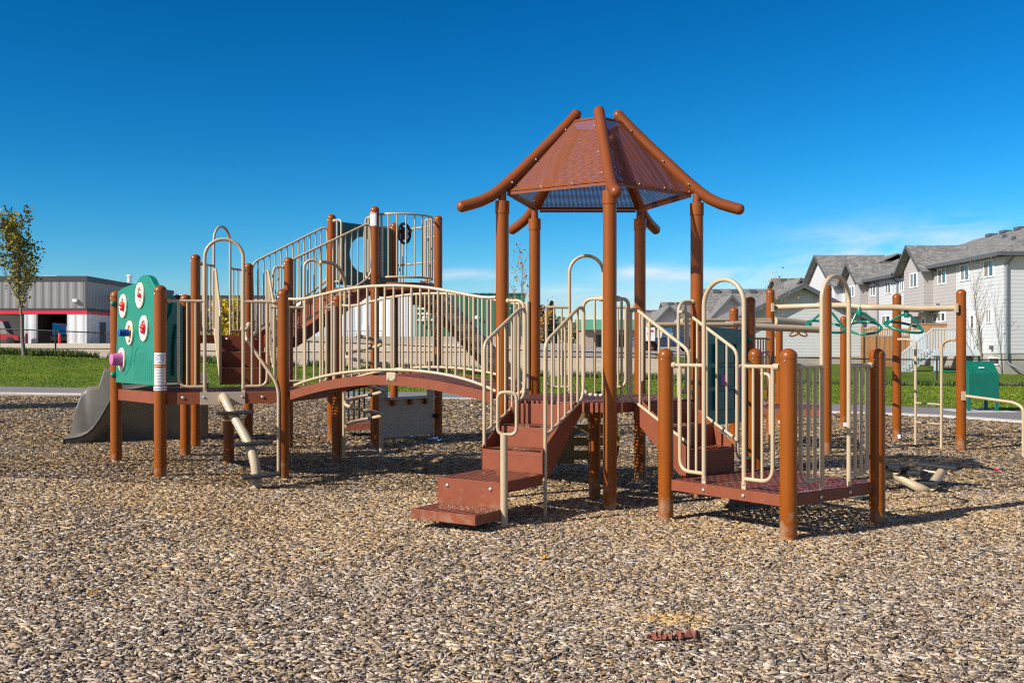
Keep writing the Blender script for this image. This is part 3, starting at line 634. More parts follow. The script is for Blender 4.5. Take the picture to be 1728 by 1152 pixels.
for sd_ in (0.0, 1.0):                                              # stringers
    o_ = swn*(0.0 if sd_ == 0 else -0.012)
    q = [st(sd_, 0.03)+o_, st(sd_, 0.72)+o_]
    p = [v3(q[0], ZD-0.09), v3(q[0], ZD+0.01), v3(st(sd_, 0.16)+o_, ZD+0.01), v3(q[1], 0.585), v3(q[1], 0.36), v3(st(sd_, 0.60)+o_, 0.36)]
    STAIRS.slab(p, (swn.x, swn.y, 0), 0.012)
for s0, s1, z, th in ((0.721, 1.366, 0.384, 0.092), (1.36, 1.722, 0.172, 0.078)):   # deep lower treads: rim of plates over a pan
    step(STAIRS, s0+0.03, s1-0.03, z-0.006, 0.006, 0.04, 0.96)
    for a, b in (((0, s0), (0, s1)), ((1, s0), (1, s1))):
        A, B = st(*a), st(*b); STAIRS.box(v3((A+B)/2+swn*(0.007 if a[0] == 0 else -0.007), z-th/2), ((B-A).length, 0.013, th), math.atan2(sd.y, sd.x))
    A, B = st(0, s1), st(1, s1); STAIRS.box(v3((A+B)/2-sd*0.007, z-th/2), ((B-A).length-0.028, 0.013, th), math.atan2(swn.y, swn.x))
stairs = obj("stairs", STAIRS, DECK, PS, smooth=0, bevel=0.003); stairs['label'] = "stairs down to the wood chips, front of the roofed deck"
for s0, s1, z in ((0.25, 0.481, 0.766), (0.481, 0.721, 0.576), (0.721, 1.366, 0.385), (1.36, 1.722, 0.173)):
    t = MB(); t.add([v3(st(0.03, s0+0.01), z), v3(st(0.97, s0+0.01), z), v3(st(0.97, s1-0.012), z), v3(st(0.03, s1-0.012), z)], [(0, 1, 2, 3)]); obj("tread", t, STEPTOP, stairs, smooth=0)
for t in (0.16, 0.84): bolt(stairs, v3(st(t, 1.367), 0.325), (sd.x, sd.y, 0), 0.017)
def stair_rail(side, lab=None):
    e = Edge(st(side, 0.0), st(side, 0.9))
    mb = MB(); s = 0.68
    P = lambda s_, z: v3(st(side, s_), z)
    z0, z1 = ZD+0.86, ZD+0.33
    mb.tube(fillet([P(0.02, 1.02), P(0.0, 1.08), P(0.0, z0), P(0.10, z0), P(s, 1.50), P(s, -0.1)], 0.07, 6), TR, 10)
    mb.tube(fillet([P(0.0, 1.16), P(0.02, 0.99), P(s, 0.70)], 0.1, 5), TR*0.9, 10)
    for k in range(1, 6):
        q = s*k/6; f = (q-0.10)/(s-0.10); zt = z0 if q < 0.1 else z0+(1.50-z0)*f; mb.tube([P(q, 0.985+(0.70-0.985)*(q-0.02)/(s-0.02)), P(q, zt-0.01)], BR, 8)
    return obj("stair_rail", mb, TAN, PS, smooth=50)
stair_rail(0.0); stair_rail(1.0)
# loop handle on its own pole beside the bottom steps
hp = plan(850.5, 7.93); mb = MB(); mb.tube([v3(hp, -0.1), v3(hp, zat(735, 7.93)), v3(hp, zat(733, 7.93))], 0.030, 16)
hu = Vector((0.97, -0.24)); zc0, zc1 = zat(733, 7.93), zat(661.5, 7.93); hw = 0.155
q = [v3(hp+hu*(-0.052), zc0), v3(hp+hu*(hw-0.052), zc0), v3(hp+hu*(hw-0.052), zc1), v3(hp+hu*(-0.052), zc1)]
mb.tube(fillet(q, 0.06, 7, closed=True), 0.0145, 10, closed=True); obj("loop_handle", mb, TAN, PS, smooth=50)

# ---- side stairs down to the low square deck
m_ = (PF+PR)/2; w2 = (PR-PF).normalized(); d2 = Vector((w2.y, -w2.x))
def s2(t, s): return m_+w2*(t-0.5)*0.63+d2*s
mb = MB()
def wall2(s, z0, z1): mb.prism([s2(0.02, s), s2(0.98, s), s2(0.98, s+0.012), s2(0.02, s+0.012)], z0, z1)
wall2(0.21, 0.765, ZD-0.012); wall2(0.43, 0.57, 0.755); wall2(0.655, 0.345, 0.56)
for s0, s1, z in ((0.22, 0.443, 0.765), (0.443, 0.668, 0.57)): mb.prism([s2(0.02, s0), s2(0.98, s0), s2(0.98, s1), s2(0.02, s1)], z-0.04, z-0.03)
for sd_ in (0, 1):
    o_ = w2*(0.0 if sd_ == 0 else -0.012)
    p = [v3(s2(sd_, 0.02)+o_, ZD-0.15), v3(s2(sd_, 0.02)+o_, ZD+0.01), v3(s2(sd_, 0.14)+o_, ZD+0.01), v3(s2(sd_, 0.67)+o_, 0.58), v3(s2(sd_, 0.67)+o_, 0.35), v3(s2(sd_, 0.57)+o_, 0.35)]
    mb.slab(p, (w2.x, w2.y, 0), 0.012)
st2 = obj("stairs", mb, DECK, PS, smooth=0, bevel=0.003); st2['label'] = "short stairs from the roofed deck to the lowest deck"
for s0, s1, z in ((0.22, 0.443, 0.766), (0.443, 0.668, 0.571)):
    t = MB(); t.add([v3(s2(0.04, s0+0.01), z), v3(s2(0.96, s0+0.01), z), v3(s2(0.96, s1-0.012), z), v3(s2(0.04, s1-0.012), z)], [(0, 1, 2, 3)]); obj("tread", t, STEPTOP, st2, smooth=0)
for side in (-0.02, 1.02):
    mb = MB(); P = lambda s_, z: v3(s2(side, s_), z); z0 = ZD+0.84; s = 0.69
    mb.tube(fillet([P(0.0, 1.06), P(0.0, z0), P(0.08, z0), P(s, 1.43), P(s, 0.62)], 0.07, 6), TR, 10)
    mb.tube(fillet([P(0.0, 1.12), P(0.0, 0.985), P(0.06, 0.965), P(s, 0.63)], 0.06, 5), TR*0.9, 10)
    for k in range(1, 6):
        q = s*k/6; mb.tube([P(q, 0.985-(0.985-0.63)*(q/s)), P(q, z0-(z0-1.43)*max(0, (q-0.08)/(s-0.08)))], BR, 8)
    obj("stair_rail", mb, TAN, PS, smooth=50)

# ---- left square deck with the green activity panel
ZA = 0.985
A_, B_, Z_ = plan(270.5, 10.5), plan(478, 10.78), plan(196, 11.5); C4 = plan(386, 12.05)
for P, zt_ in ((A_, 2.119), (B_, 2.097), (Z_, 2.119)): post(P, zt_)
post(C4, ZA-0.1, flat=True)
P313, P328 = plan(313, 12.45), plan(330, 13.4)
post(P313, zat(496.5, 12.45))
P569 = plan(569, 12.4); post(P569, 2.119)
dk = deck([A_, B_, P569, C4, Z_], ZA, th=0.125, label="left deck beside the bridge")
eAB, eAZ, eBC = Edge(A_, B_), Edge(Z_, A_), Edge(C4, P569)
nAB = Vector((eAB.u.y, -eAB.u.x))
for xa, xb in ((299, 337), (414, 467)):
    plate = MB(); a, b = eAB.at(xa), eAB.at(xb); plate.box(v3((a+b)/2+nAB*0.004, ZA-0.064), ((b-a).length, 0.012, 0.122), math.atan2(eAB.u.y, eAB.u.x))
    obj("fascia_plate", plate, DECK, dk, smooth=0, bevel=0.003)
for x in (309, 443): bolt(dk, v3(eAB.at(x)+nAB*0.012, ZA-0.055), (nAB.x, nAB.y, 0), 0.018)
iAB = Edge(A_-nAB*0.015, B_-nAB*0.015)
ZT, ZB = 1.955, 1.045
guard(iAB, [[(283, ZT), (344, ZT)], [(301, ZT), (301, ZB), (345, ZB)]], [(316, ZB, ZT), (330, ZB, ZT)], [(284, ZT)], rad=0.10)
guard(iAB, [[(412, ZT), (469, ZT)], [(451, ZT), (451, ZB), (410, ZB)]], [(425, ZB, ZT), (439, ZB, ZT)], [(464, ZT)], rad=0.10)
arch(iAB, 345.5, 410.5, 1.02, 2.62)
# rear rails and arch of the small triangular part, towards the corkscrew climber
guard(eBC, [[(457, 1.955), (513, 1.955)], [(463, 1.955), (463, 1.05), (514, 1.05)]], [(476, 1.05, 1.955), (488, 1.05, 1.955), (500, 1.05, 1.955)], rad=0.08)
guard(eBC, [[(541, 1.955), (563, 1.955)], [(551, 1.955), (551, 1.05), (541, 1.05)]], [], [(562, 1.955)], rad=0.08)
arch(eBC, 513.5, 541, 1.0, 2.545)
# bent grab rail on the outer side of the left deck: runs from the arch down to the ground
mb = MB(); Yg = 10.72
mb.tube(fillet([W(420, 549, 11.0), W(414, 560, 10.85), W(415.5, 572, 10.75), W(470, 650, Yg), W(470, 812, Yg)], 0.12, 7), 0.0185, 12)
mb.ball(W(420, 548, 11.0), 0.032, 10, 6); obj("grab_rail", mb, TAN, PS, smooth=50)

# green moulded activity panel between two posts
def panel_pts(E, prof, off, nrm):
    return [v3(E.f(t)+nrm*off, z) for t, z in prof]
ea = Edge(Z_, A_); na = Vector((ea.u.y, -ea.u.x))
prof = [(0.06, 1.06), (0.94, 1.055), (0.945, 1.95)]
for x_, y_ in ((266.5, 481.6), (263.6, 479.5), (261.5, 474.5), (258.5, 469), (254.5, 465.6), (250, 464.2), (246, 464.8), (242.5, 466.8), (239.5, 470), (237.5, 474), (235.5, 478.2), (231, 479.4), (225, 481), (219, 483), (213, 485.5), (208, 488.5), (203.5, 492.5)):
    prof.append((ea.t(x_), ea.z(x_, y_)))
mb = MB(); f = panel_pts(ea, prof, 0.035, na); mb.slab(f, (-na.x, -na.y, 0), 0.07)
gp = obj("activity_panel", mb, GREEN, PS, smooth=40, bevel=0.008); gp['label'] = "green moulded activity panel with five cream rings"
rel = MB()
for pl in ([(0.10, 1.62), (0.105, 1.12)], [(0.50, 1.30), (0.54, 1.42), (0.60, 1.47), (0.70, 1.455), (0.78, 1.40)], [(0.08, 1.32), (0.17, 1.19), (0.30, 1.16), (0.40, 1.24), (0.455, 1.38), (0.47, 1.52)]):
    rel.tube([v3(ea.f(t)+na*0.0335, z) for t, z in pl], 0.006, 8)
for k in range(9): t = 0.52+k*0.045; rel.tube([v3(ea.f(t)+na*0.035, 1.10), v3(ea.f(t)+na*0.035, 1.36+0.05*math.sin(k*0.5))], 0.004, 6)
obj("moulded_ridge", rel, GREEN, gp)
lug = MB()
for t, z in ((0.045, 1.965), (0.045, 1.15)): lug.ball(v3(ea.f(t)+na*0.055, z), 0.032, 10, 6)
obj("fixing_lug", lug, GREEN, gp)
def ring(px, py, rw, rh, kind):
    P = ea.at(px); z = ea.z(px, py); t = ea.t(px); u = Vector((ea.u.x, ea.u.y, 0)); nn = Vector((na.x, na.y, 0))
    c = v3(P, z)+nn*0.040; N = 28; outer = [(1.0, 0.0), (0.97, 0.014), (0.80, 0.017), (0.60, 0.010), (0.55, -0.01)]
    vs, fs = [], []
    for q, h in outer:
        for k in range(N): a = 2*math.pi*k/N; vs.append(c+u*(rw*q*math.cos(a))+Vector((0, 0, rh*q*math.sin(a)))+nn*h)
    for i in range(len(outer)-1):
        for k in range(N): k2 = (k+1) % N; fs.append((i*N+k, i*N+k2, (i+1)*N+k2, (i+1)*N+k))
    r_ = obj("ring", MB().add(vs, fs), CREAM, gp, smooth=60)
    di = MB(); di.add([c+u*(rw*0.56*math.cos(2*math.pi*k/N))+Vector((0, 0, rh*0.56*math.sin(2*math.pi*k/N)))-nn*0.003 for k in range(N)], [tuple(range(N))])
    col = {'flower': LIME, 'clock': CREAM, 'spark': PURPLE, 'beads': YELLOW, 'cup': PINK}[kind]
    obj("dial", di, col, r_, smooth=0)
    kb = MB()
    if kind == 'cup': kb.lathe(c, [(0.075, 0), (0.075, 0.02), (0.062, 0.12), (0.05, 0.125)], 20, axis=nn); obj("cup", kb, PINK, r_)
    elif kind == 'beads':
        for k in range(5): kb.lathe(c+nn*(0.012+0.024*k), [(0.030, 0), (0.042, 0.006), (0.042, 0.016), (0.030, 0.022)], 14, axis=nn)
        obj("beads", kb, BLUE, r_)
    else:
        for k in range(3 if kind != 'clock' else 1):
            a = 2*math.pi*k/3+0.4; q = 0.028 if kind != 'clock' else 0; kb.ball(c+u*(q*math.cos(a))+Vector((0, 0, q*math.sin(a)))+nn*0.012, 0.032 if kind != 'clock' else 0.026, 10, 6)
        obj("knob", kb, RED, r_)
        if kind != 'flower':
            tk = MB()
            for k in range(10):
                a = 2*math.pi*k/10; tk.box(c+u*(rw*0.42*math.cos(a))+Vector((0, 0, rh*0.42*math.sin(a)))+nn*0.001, (0.007, 0.004, 0.018), math.atan2(u.y, u.x))
            obj("tick", tk, BLACK if kind == 'clock' else CREAM, r_, smooth=0)
ring(214.5, 516.5, 0.112, 0.136, 'flower'); ring(243, 498.5, 0.122, 0.142, 'clock'); ring(249.5, 554, 0.122, 0.142, 'spark')
ring(225.5, 561.5, 0.112, 0.138, 'beads'); ring(212, 606, 0.110, 0.132, 'cup')
# notices on the front corner post
def post_label(P, ztop, h, m, name, half=62, off=0.0015, ang=-90, par=None):
    vs, fs = [], []; n = 12; rr = RP+off
    for k in range(n+1):
        a = R(ang-half+2*half*k/n); vs += [(P.x+rr*math.cos(a), P.y+rr*math.sin(a), ztop-h), (P.x+rr*math.cos(a), P.y+rr*math.sin(a), ztop)]
        if k: fs.append((2*k-2, 2*k, 2*k+1, 2*k-1))
    return obj(name, MB().add(vs, fs), m, par or PS, smooth=60)
def post_text(txt, P, z, size, m, par, ang=-90, off=0.0030):
    cu = bpy.data.curves.new("t", 'FONT'); cu.body = txt; cu.size = size; cu.align_x = 'CENTER'; cu.align_y = 'CENTER'; cu.resolution_u = 2
    to = bpy.data.objects.new("t", cu); COL.objects.link(to); bpy.context.view_layer.update()
    tm = to.to_mesh(); rr = RP+off; vs = []
    for v in tm.vertices:
        a = R(ang)+v.co.x/rr; vs.append((P.x+rr*math.cos(a), P.y+rr*math.sin(a), z+v.co.y))
    mb = MB(); mb.add(vs, [tuple(p.vertices) for p in tm.polygons]); to.to_mesh_clear(); bpy.data.objects.remove(to); bpy.data.curves.remove(cu)
    return obj("lettering", mb, m, par, smooth=0)
zz = lambda y: zat(y, 10.44)
AD = math.degrees(math.atan2(-A_.y, -A_.x)); 
l1 = post_label(A_, zz(595), zz(595)-zz(615), WHITE, "age_label", 58, ang=AD-4); post_text("5-12", A_, zz(605), 0.052, INK, l1, ang=AD-4)
for y in (598.5, 600.5, 609.5, 611.5): pl = post_label(A_, zz(y), 0.004, GREYINK, "text_line", 40, 0.003, AD-4, l1)
l2 = post_label(A_, zz(617), zz(617)-zz(649.5), WHITE, "warning_label", 58, ang=AD-4)
hd = post_label(A_, zz(617.6), zz(617.6)-zz(620.8), ORANGE, "header", 55, 0.0025, AD-4, l2); post_text("WARNING", A_, zz(619.2), 0.019, BLACK, l2, ang=AD-4, off=0.0036)
for k in range(10): post_label(A_, zz(623.5+k*2.55), 0.0045, GREYINK, "text_line", 46-6*(k % 3), 0.0025, AD-4, l2)
l3 = post_label(A_, zz(651.5), zz(651.5)-zz(658.8), WHITE, "name_band", 88, 0.002, AD-2); post_text("GameTime", A_, zz(655.2), 0.036, INK, l3, ang=AD-2, off=0.0035)

# climber with curved tan pole and black steps in front of the left deck
pb = MB(); a, b = eAB.at(337.5), eAB.at(414)
pb.box(v3((a+b)/2+nAB*0.016, ZA-0.066), ((b-a).length, 0.014, 0.135), math.atan2(eAB.u.y, eAB.u.x))
pl = obj("step_climber", pb, PANELTAN, PS, smooth=0, bevel=0.003); pl['label'] = "tan pole climber with three black steps"
pts = [W(376, 676, 10.66), W(377, 668, 10.48), W(381, 676, 10.4), W(388, 690, 10.35), W(398, 708, 10.28), W(409, 727, 10.2), W(418, 744, 10.14), W(426, 763, 10.08), W(430.5, 783, 10.04), W(433, 803, 10.02), W(434, 826, 10.0)]
pm_ = MB(); pm_.tube(fillet(pts, 0.05, 4), 0.049, 16); obj("pole", pm_, TAN, pl, smooth=60)
for (xa, ya), (xb, yb), Y in (((365, 697), (428, 695), 10.28), ((395, 750), (460, 745), 10.08), ((409, 806), (474, 798), 9.92)):
    A3, B3 = W(xa, ya, Y-0.03), W(xb, yb, Y+0.05); u = (B3-A3).normalized(); v = Vector((0, 0, 1)).cross(u).normalized(); w = u.cross(v)
    s_ = MB(); s_.box((A3+B3)/2, ((B3-A3).length, 0.14, 0.034), ax=(u, v, w)); so = obj("step", s_, BLACK, pl, smooth=0, bevel=0.009)
    k = MB(); k.tube(fillet([A3+u*0.05-w*0.01, A3+u*0.06-w*0.075, B3-u*0.10-w*0.075, B3-u*0.07-w*0.01], 0.06, 5), 0.011, 8); obj("bracket", k, TAN, so)
    
bolt(pl, v3(eAB.at(344)+nAB*0.024, ZA-0.05), (nAB.x, nAB.y, 0), 0.013); bolt(pl, v3(eAB.at(409)+nAB*0.024, ZA-0.05), (nAB.x, nAB.y, 0), 0.013)

# second green panel seen from its back, at the entrance of the rock slide
eb = Edge(Z_, P313); nb = Vector((-eb.u.y, eb.u.x))
pr2 = [(0.10, 1.03), (0.94, 1.03), (0.94, 1.98), (0.80, 2.10), (0.45, 2.16), (0.10, 2.05)]
g2 = obj("slide_hood", MB().slab(panel_pts(eb, pr2, 0.03, nb), (-nb.x, -nb.y, 0), 0.06), GREEN, PS, smooth=40, bevel=0.01)
rg = MB()
rg.tube([v3(eb.f(t)-nb*0.05, z) for t, z in ((0.76, 2.02), (0.74, 1.9), (0.68, 1.8), (0.64, 1.68), (0.62, 1.4), (0.61, 1.1))], 0.018, 8)
rg.tube([v3(eb.f(t)-nb*0.05, z) for t, z in ((0.83, 1.75), (0.80, 1.6), (0.785, 1.45), (0.78, 1.12))], 0.02, 8)
obj("moulded_ridge", rg, GREEN, g2)

# grey moulded rock slide running down to the left
sl_d = Vector((-0.953, -0.303)); sl_n = Vector((-0.303, 0.953)); S0 = plan(352, 14.0)
def sp(s, o): return S0+sl_d*s+sl_n*o
L_ = 1.87
xs = np.linspace(0, L_, 26)
def rim(s):  return interp(s, [0, 0.8, 1.18, 1.24, 1.32, 1.42, 1.52, 1.62, 1.74, L_], [1.0, 0.96, 0.89, 0.86, 0.70, 0.52, 0.37, 0.30, 0.27, 0.26])
def bed(s):  return interp(s, [0, 0.7, 1.1, 1.35, 1.55, 1.7, L_], [0.90, 0.85, 0.66, 0.42, 0.27, 0.22, 0.21])
def frim(s): return interp(s, [0, 1.2, 1.30, 1.42, 1.46, 1.50, 1.66, 1.74, 1.80, 1.86, L_], [1.10, 1.12, 1.17, 1.17, 0.96, 0.92, 0.90, 0.80, 0.60, 0.40, 0.27])
mb = MB(); nS = len(xs); cross = []
for s in xs:
    lean = 0.04*math.sin(s*7)
    und = 0.34*ss(1.75, 1.2, s)
    sec = [(und+0.05, -0.1), (und*0.75, rim(s)*0.45), (0.0, rim(s)-0.07), (-0.012, rim(s)-0.03), (0.025, rim(s)), (0.075, rim(s)-0.01), (0.11, bed(s)+0.03), (0.18, bed(s)), (0.60, bed(s)), (0.68, bed(s)+0.04), (0.70, frim(s)-0.06), (0.76, frim(s)), (0.82, frim(s)), (0.90+lean, frim(s)*0.78), (0.96+1.3*lean, frim(s)*0.5), (0.94, frim(s)*0.25), (0.86, -0.1)]
    cross.append([v3(sp(s, o), z) for o, z in sec])
k = len(cross[0]); mb.v = [tuple(p) for c_ in cross for p in c_]
for i in range(nS-1):
    for j in range(k-1): mb.f.append((i*k+j, i*k+j+1, (i+1)*k+j+1, (i+1)*k+j))
mb.f.append(tuple(range(k))); mb.f.append(tuple((nS-1)*k+j for j in range(k))[::-1])
rs = obj("rock_slide", mb, GREYROCK, PS, smooth=45); rs['label'] = "grey moulded rock slide"
gr = MB(); gr.tube([v3(sp(s, -0.012), rim(s)-0.035) for s in xs[4:]]+[v3(sp(L_, -0.012), 0.1)], 0.012, 6); obj("dark_seam", gr, BLACK, rs)

# ---- arched bridge
eN, eFz = Edge(B_, PL), Edge(P569, PBL)
FTOP = [(490, 658.5), (506, 654.7), (546, 643), (595, 635), (661.5, 634), (711, 638), (760, 647), (810, 657), (836, 663.3), (842, 665)]
ts = [eN.t(x) for x, y in FTOP]; zs = [eN.z(x, y) for x, y in FTOP]
def bz(t): return float(np.interp(t, ts, zs)) if False else ZD+0.04+0.155*(1-((t-0.5)/0.5)**2)
c_fit = np.polyfit(ts, zs, 4)
def bz(t): return float(np.polyval(c_fit, min(max(t, ts[0]), ts[-1])))
nN = Vector((eN.u.y, -eN.u.x)); N = 40
bt = [0.035+0.925*i/N for i in range(N+1)]
mb = MB()
for E in (eN, eFz):
    nn = Vector((E.u.y, -E.u.x)); sg = 1 if E is eN else -1
    q = []
    for t in bt:
        p = E.f(t); z = bz(t); q.append([v3(p+nn*0.0*sg, z), v3(p-nn*0.014*sg, z), v3(p-nn*0.014*sg, z-0.098), v3(p+nn*0.0*sg, z-0.098)])
    o = len(mb.v); mb.v += [tuple(p) for s_ in q for p in s_]
    for i in range(N):
        for j in range(4): a = o+i*4+j; b = o+i*4+(j+1) % 4; mb.f.append((a, b, b+4, a+4))
    mb.f += [(o+3, o+2, o+1, o), (o+N*4, o+N*4+1, o+N*4+2, o+N*4+3)]
for t in bt[1:-1]:                                                  # cross ribs showing below the fascia
    a, b = eN.f(t)-nN*0.016, eFz.f(t)+nN*0.016; d = b-a; mb.box(v3((a+b)/2, bz(t)-0.055), (d.length, 0.02, 0.06), math.atan2(d.y, d.x))
br = obj("bridge", mb, DECK, PS, smooth=40); br['label'] = "arched bridge walkway"
mb = MB()
for t in bt: a, b = eN.f(t)-nN*0.014, eFz.f(t)+nN*0.014; mb.v += [tuple(v3(a, bz(t)-0.012)), tuple(v3(b, bz(t)-0.012))]
for i in range(N): mb.f.append((2*i, 2*i+2, 2*i+3, 2*i+1))
obj("deck_surface", mb, DECKTOP, br, smooth=60)
cp = MB(); p = eN.at(660.5); cp.box(v3(p+nN*0.006, eN.z(660.5, 635.5)), (0.112, 0.010, 0.085), math.atan2(eN.u.y, eN.u.x)); cpo = obj("bracket_plate", cp, TAN, br, smooth=0, bevel=0.004)
for x in (655.5, 665.5): bolt(cpo, v3(eN.at(x)+nN*0.011, eN.z(x, 639)), (nN.x, nN.y, 0), 0.014)
RT = [(488, 504.5), (502, 504.5), (512, 505), (536.5, 498.7), (573, 490), (621.5, 483.4), (670, 481.7), (719, 485), (767, 493), (792, 498), (816, 502), (837, 501.8)]
RBm = [(497, 650), (502, 648.7), (524, 640), (561, 631.6), (597, 626.8), (646, 624.4), (694.5, 624.8), (731, 628), (767, 635), (804, 647), (838, 660)]
tT, zT = [eN.t(x) for x, _ in RT], [eN.z(x, y) for x, y in RT]; tB, zB = [eN.t(x) for x, _ in RBm], [eN.z(x, y) for x, y in RBm]
def rail_on(E, nb_, t0, t1, dz=0.0):
    tt = np.linspace(t0, t1, 34); mb = MB(); fT, fB = np.polyfit(tT, zT, 6), np.polyfit(tB, zB, 4)
    f = lambda t: float(np.interp(t, tT, zT))*0.4+float(np.polyval(fT, t))*0.6; g = lambda t: float(np.polyval(fB, t))
    mb.tube([v3(E.f(t), f(t)+dz) for t in tt], TR*1.08, 10); mb.tube([v3(E.f(t), g(t)+dz) for t in np.linspace(max(t0, tB[0]), min(t1, tB[-1]), 30)], TR, 10)
    for x in nb_: mb.tube([v3(E.f(x), g(x)+dz), v3(E.f(x), f(x)+dz)], BR*1.06, 8)
    return obj("bridge_rail", mb, TAN, br, smooth=50)
rail_on(eN, [eN.t(515+14.95*k) for k in range(22)], tT[0], tT[-1])
nf = Vector((eFz.u.y, -eFz.u.x))
rail_on(eFz, [0.04+0.92*k/21 for k in range(22)], 0.02, 0.985)
ep = MB(); q = eFz.f(0.985)+nf*0.075; ep.tube([v3(q, 1.02), v3(q, 1.96)], 0.024, 12); q = eFz.f(0.01)+nf*0.08; ep.tube([v3(q, 1.02), v3(q, 1.98)], 0.024, 12); obj("end_post", ep, TAN, br)

# ---- stairs to the middle deck, middle deck, ramp, tower
ZM, ZTW = 1.630, 2.376
P487, P420 = plan(487, 13.85), plan(419.5, 14.8)
for P, y, Y in ((P328, 429, 13.4), (P487, 434, 13.85), (P420, 444, 14.8)): post(P, 2.72)
deck([P328, P487, P420], ZM, label="small triangular deck at the foot of the ramp")
eM = Edge(P328, P487); dm = Vector((eM.u.y, -eM.u.x))
a0, a1 = eM.at(366), eM.at(446)
mb = MB()
for k in range(3):
    s0 = 0.24*k; z1 = ZM-0.01-0.215*k; z0 = z1-0.215
    mb.prism([a0+dm*s0, a1+dm*s0, a1+dm*(s0+0.012), a0+dm*(s0+0.012)], z0+0.004, z1)
    if k < 2: mb.prism([a0+dm*(s0+0.012), a1+dm*(s0+0.012), a1+dm*(s0+0.252), a0+dm*(s0+0.252)], z0-0.012, z0+0.002)
for q, s_ in ((a0, 1), (a1, -1)):
    p = [v3(q, ZM-0.09), v3(q, ZM+0.01), v3(q+dm*0.12, ZM+0.01), v3(q+dm*0.55, 1.28), v3(q+dm*0.55, 0.99), v3(q+dm*0.46, 0.99)]
    mb.slab(p, (-eM.u.x*s_, -eM.u.y*s_, 0), 0.012)
s3 = obj("stairs", mb, DECK, PS, smooth=0, bevel=0.003); s3['label'] = "short stairs from the left deck to the middle deck"
bolt(s3, v3(eM.at(383)+dm*0.014, ZM-0.05), (dm.x, dm.y, 0), 0.018); bolt(s3, v3(eM.at(432)+dm*0.014, ZM-0.05), (dm.x, dm.y, 0), 0.018)
for q, zt in ((a0-eM.u*0.03, 2.52), (a1+eM.u*0.03, 2.52)):
    mb = MB(); P = lambda s_, z: v3(q+dm*s_, z)
    mb.tube(fillet([P(0, 1.75), P(0, zt), P(0.16, zt), P(0.85, 1.92), P(0.85, 1.02)], 0.12, 7), TR, 10)
    mb.tube(fillet([P(0, 1.90), P(0, 1.68), P(0.85, 1.06)], 0.1, 6), TR*0.9, 10)
    for k in range(1, 7): s_ = 0.85*k/7; mb.tube([P(s_, 1.68-0.62*s_/0.85), P(s_, zt-0.6*max(0, (s_-0.16)/0.69))], BR, 8)
    obj("stair_rail", mb, TAN, PS, smooth=50)
eP = Edge(P328, P420)
guard(eP, [[(388.5, 2.60), (412, 2.60)], [(408, 2.60), (408, 1.70), (388, 1.70)]], [(394, 1.70, 2.60), (401, 1.70, 2.60)], [(412, 2.60)], rad=0.09)
guard(eP, [[(338, 2.60), (361, 2.60)], [(343, 2.60), (343, 1.70), (361, 1.70)]], [(349, 1.70, 2.60), (355, 1.70, 2.60)], [(338, 2.60)], rad=0.09)
arch(eP, 361, 388.5, 1.66, 3.17)
guard(eM, [[(480, 2.585), (462, 2.585), (456, 1.70), (480, 1.70)]], [(470, 1.70, 2.585)], [(479, 2.585)], rad=0.10)

T1, T2, T3 = plan(632.5, 14.4), plan(739.5, 15.4), plan(559.5, 15.26); T4 = T2+T3-T1
for P in (T1, T2, T3, T4): post(P, 3.507)
tdk = deck([T1, T2, T4, T3], ZTW, label="highest deck of the tower")
wl_ = post_label(T1, zat(358.5, 14.35), zat(358.5, 14.35)-zat(381, 14.35), WHITE, "age_label", 52, ang=-112); post_label(T1, zat(358.8, 14.35), 0.012, ORANGE, "header", 48, 0.003, -112, wl_)
# ramp
rA, rB = Edge(P487, T1), Edge(P420, T3)
mb = MB(); a, b, c, d = P487.lerp(T1, 0.08), P487.lerp(T1, 0.93), P420.lerp(T3, 0.93), P420.lerp(T3, 0.08)
for p, q in ((a, b), (d, c)): mb.slab([v3(p, ZM-0.17), v3(q, ZTW-0.17), v3(q, ZTW+0.02), v3(p, ZM+0.02)], (c.x-b.x, c.y-b.y, 0) if p is a else (b.x-c.x, b.y-c.y, 0), 0.014)
K = 6                                                               # stepped treads inside the side plates
for k in range(K):
    f0, f1 = k/K, (k+1)/K; z = ZM+(ZTW-ZM)*(k+0.6)/K
    mb.prism([a.lerp(b, f0), a.lerp(b, f1), d.lerp(c, f1), d.lerp(c, f0)], z-0.10, z-0.09)
    mb.prism([a.lerp(b, f0-0.001), a.lerp(b, f0+0.012), d.lerp(c, f0+0.012), d.lerp(c, f0-0.001)], z-0.22, z-0.102)
mb.slab([v3(a, ZM-0.155), v3(b, ZTW-0.155), v3(c, ZTW-0.155), v3(d, ZM-0.155)], (0, 0, -1), 0.01)
ramp = obj("ramp_stairs", mb, DECK, PS, smooth=0, bevel=0.003); ramp['label'] = "stairs with plated sides up to the tower"
def ramp_rail(E, zt, n):
    mb = MB(); f = lambda t: v3(E.f(t), 0)
    P = lambda t, z: v3(E.f(t), z)
    lo, hi = ZM+0.08, ZTW+0.09
    mb.tube(fillet([P(0.02, lo), P(0.0, zt), P(0.94, zt+0.61), P(0.965, hi+0.12), P(0.92, hi), P(0.06, lo+0.02)], 0.11, 6), TR, 10)
    for k in range(1, n): t = 0.94*k/n; mb.tube([P(t, lo+(hi-lo)*t), P(t, zt+0.61*t/0.94)], BR, 8)
    obj("ramp_rail", mb, TAN, PS, smooth=50)
ramp_rail(Edge(P487+(T1-P487)*0.0, T1), 2.66, 13); ramp_rail(Edge(P420.lerp(T3, 0.04), T3), 2.72, 13)
eT31, eT12, eT24, eT34 = Edge(T3, T1), Edge(T1, T2), Edge(T2, T4), Edge(T3, T4)
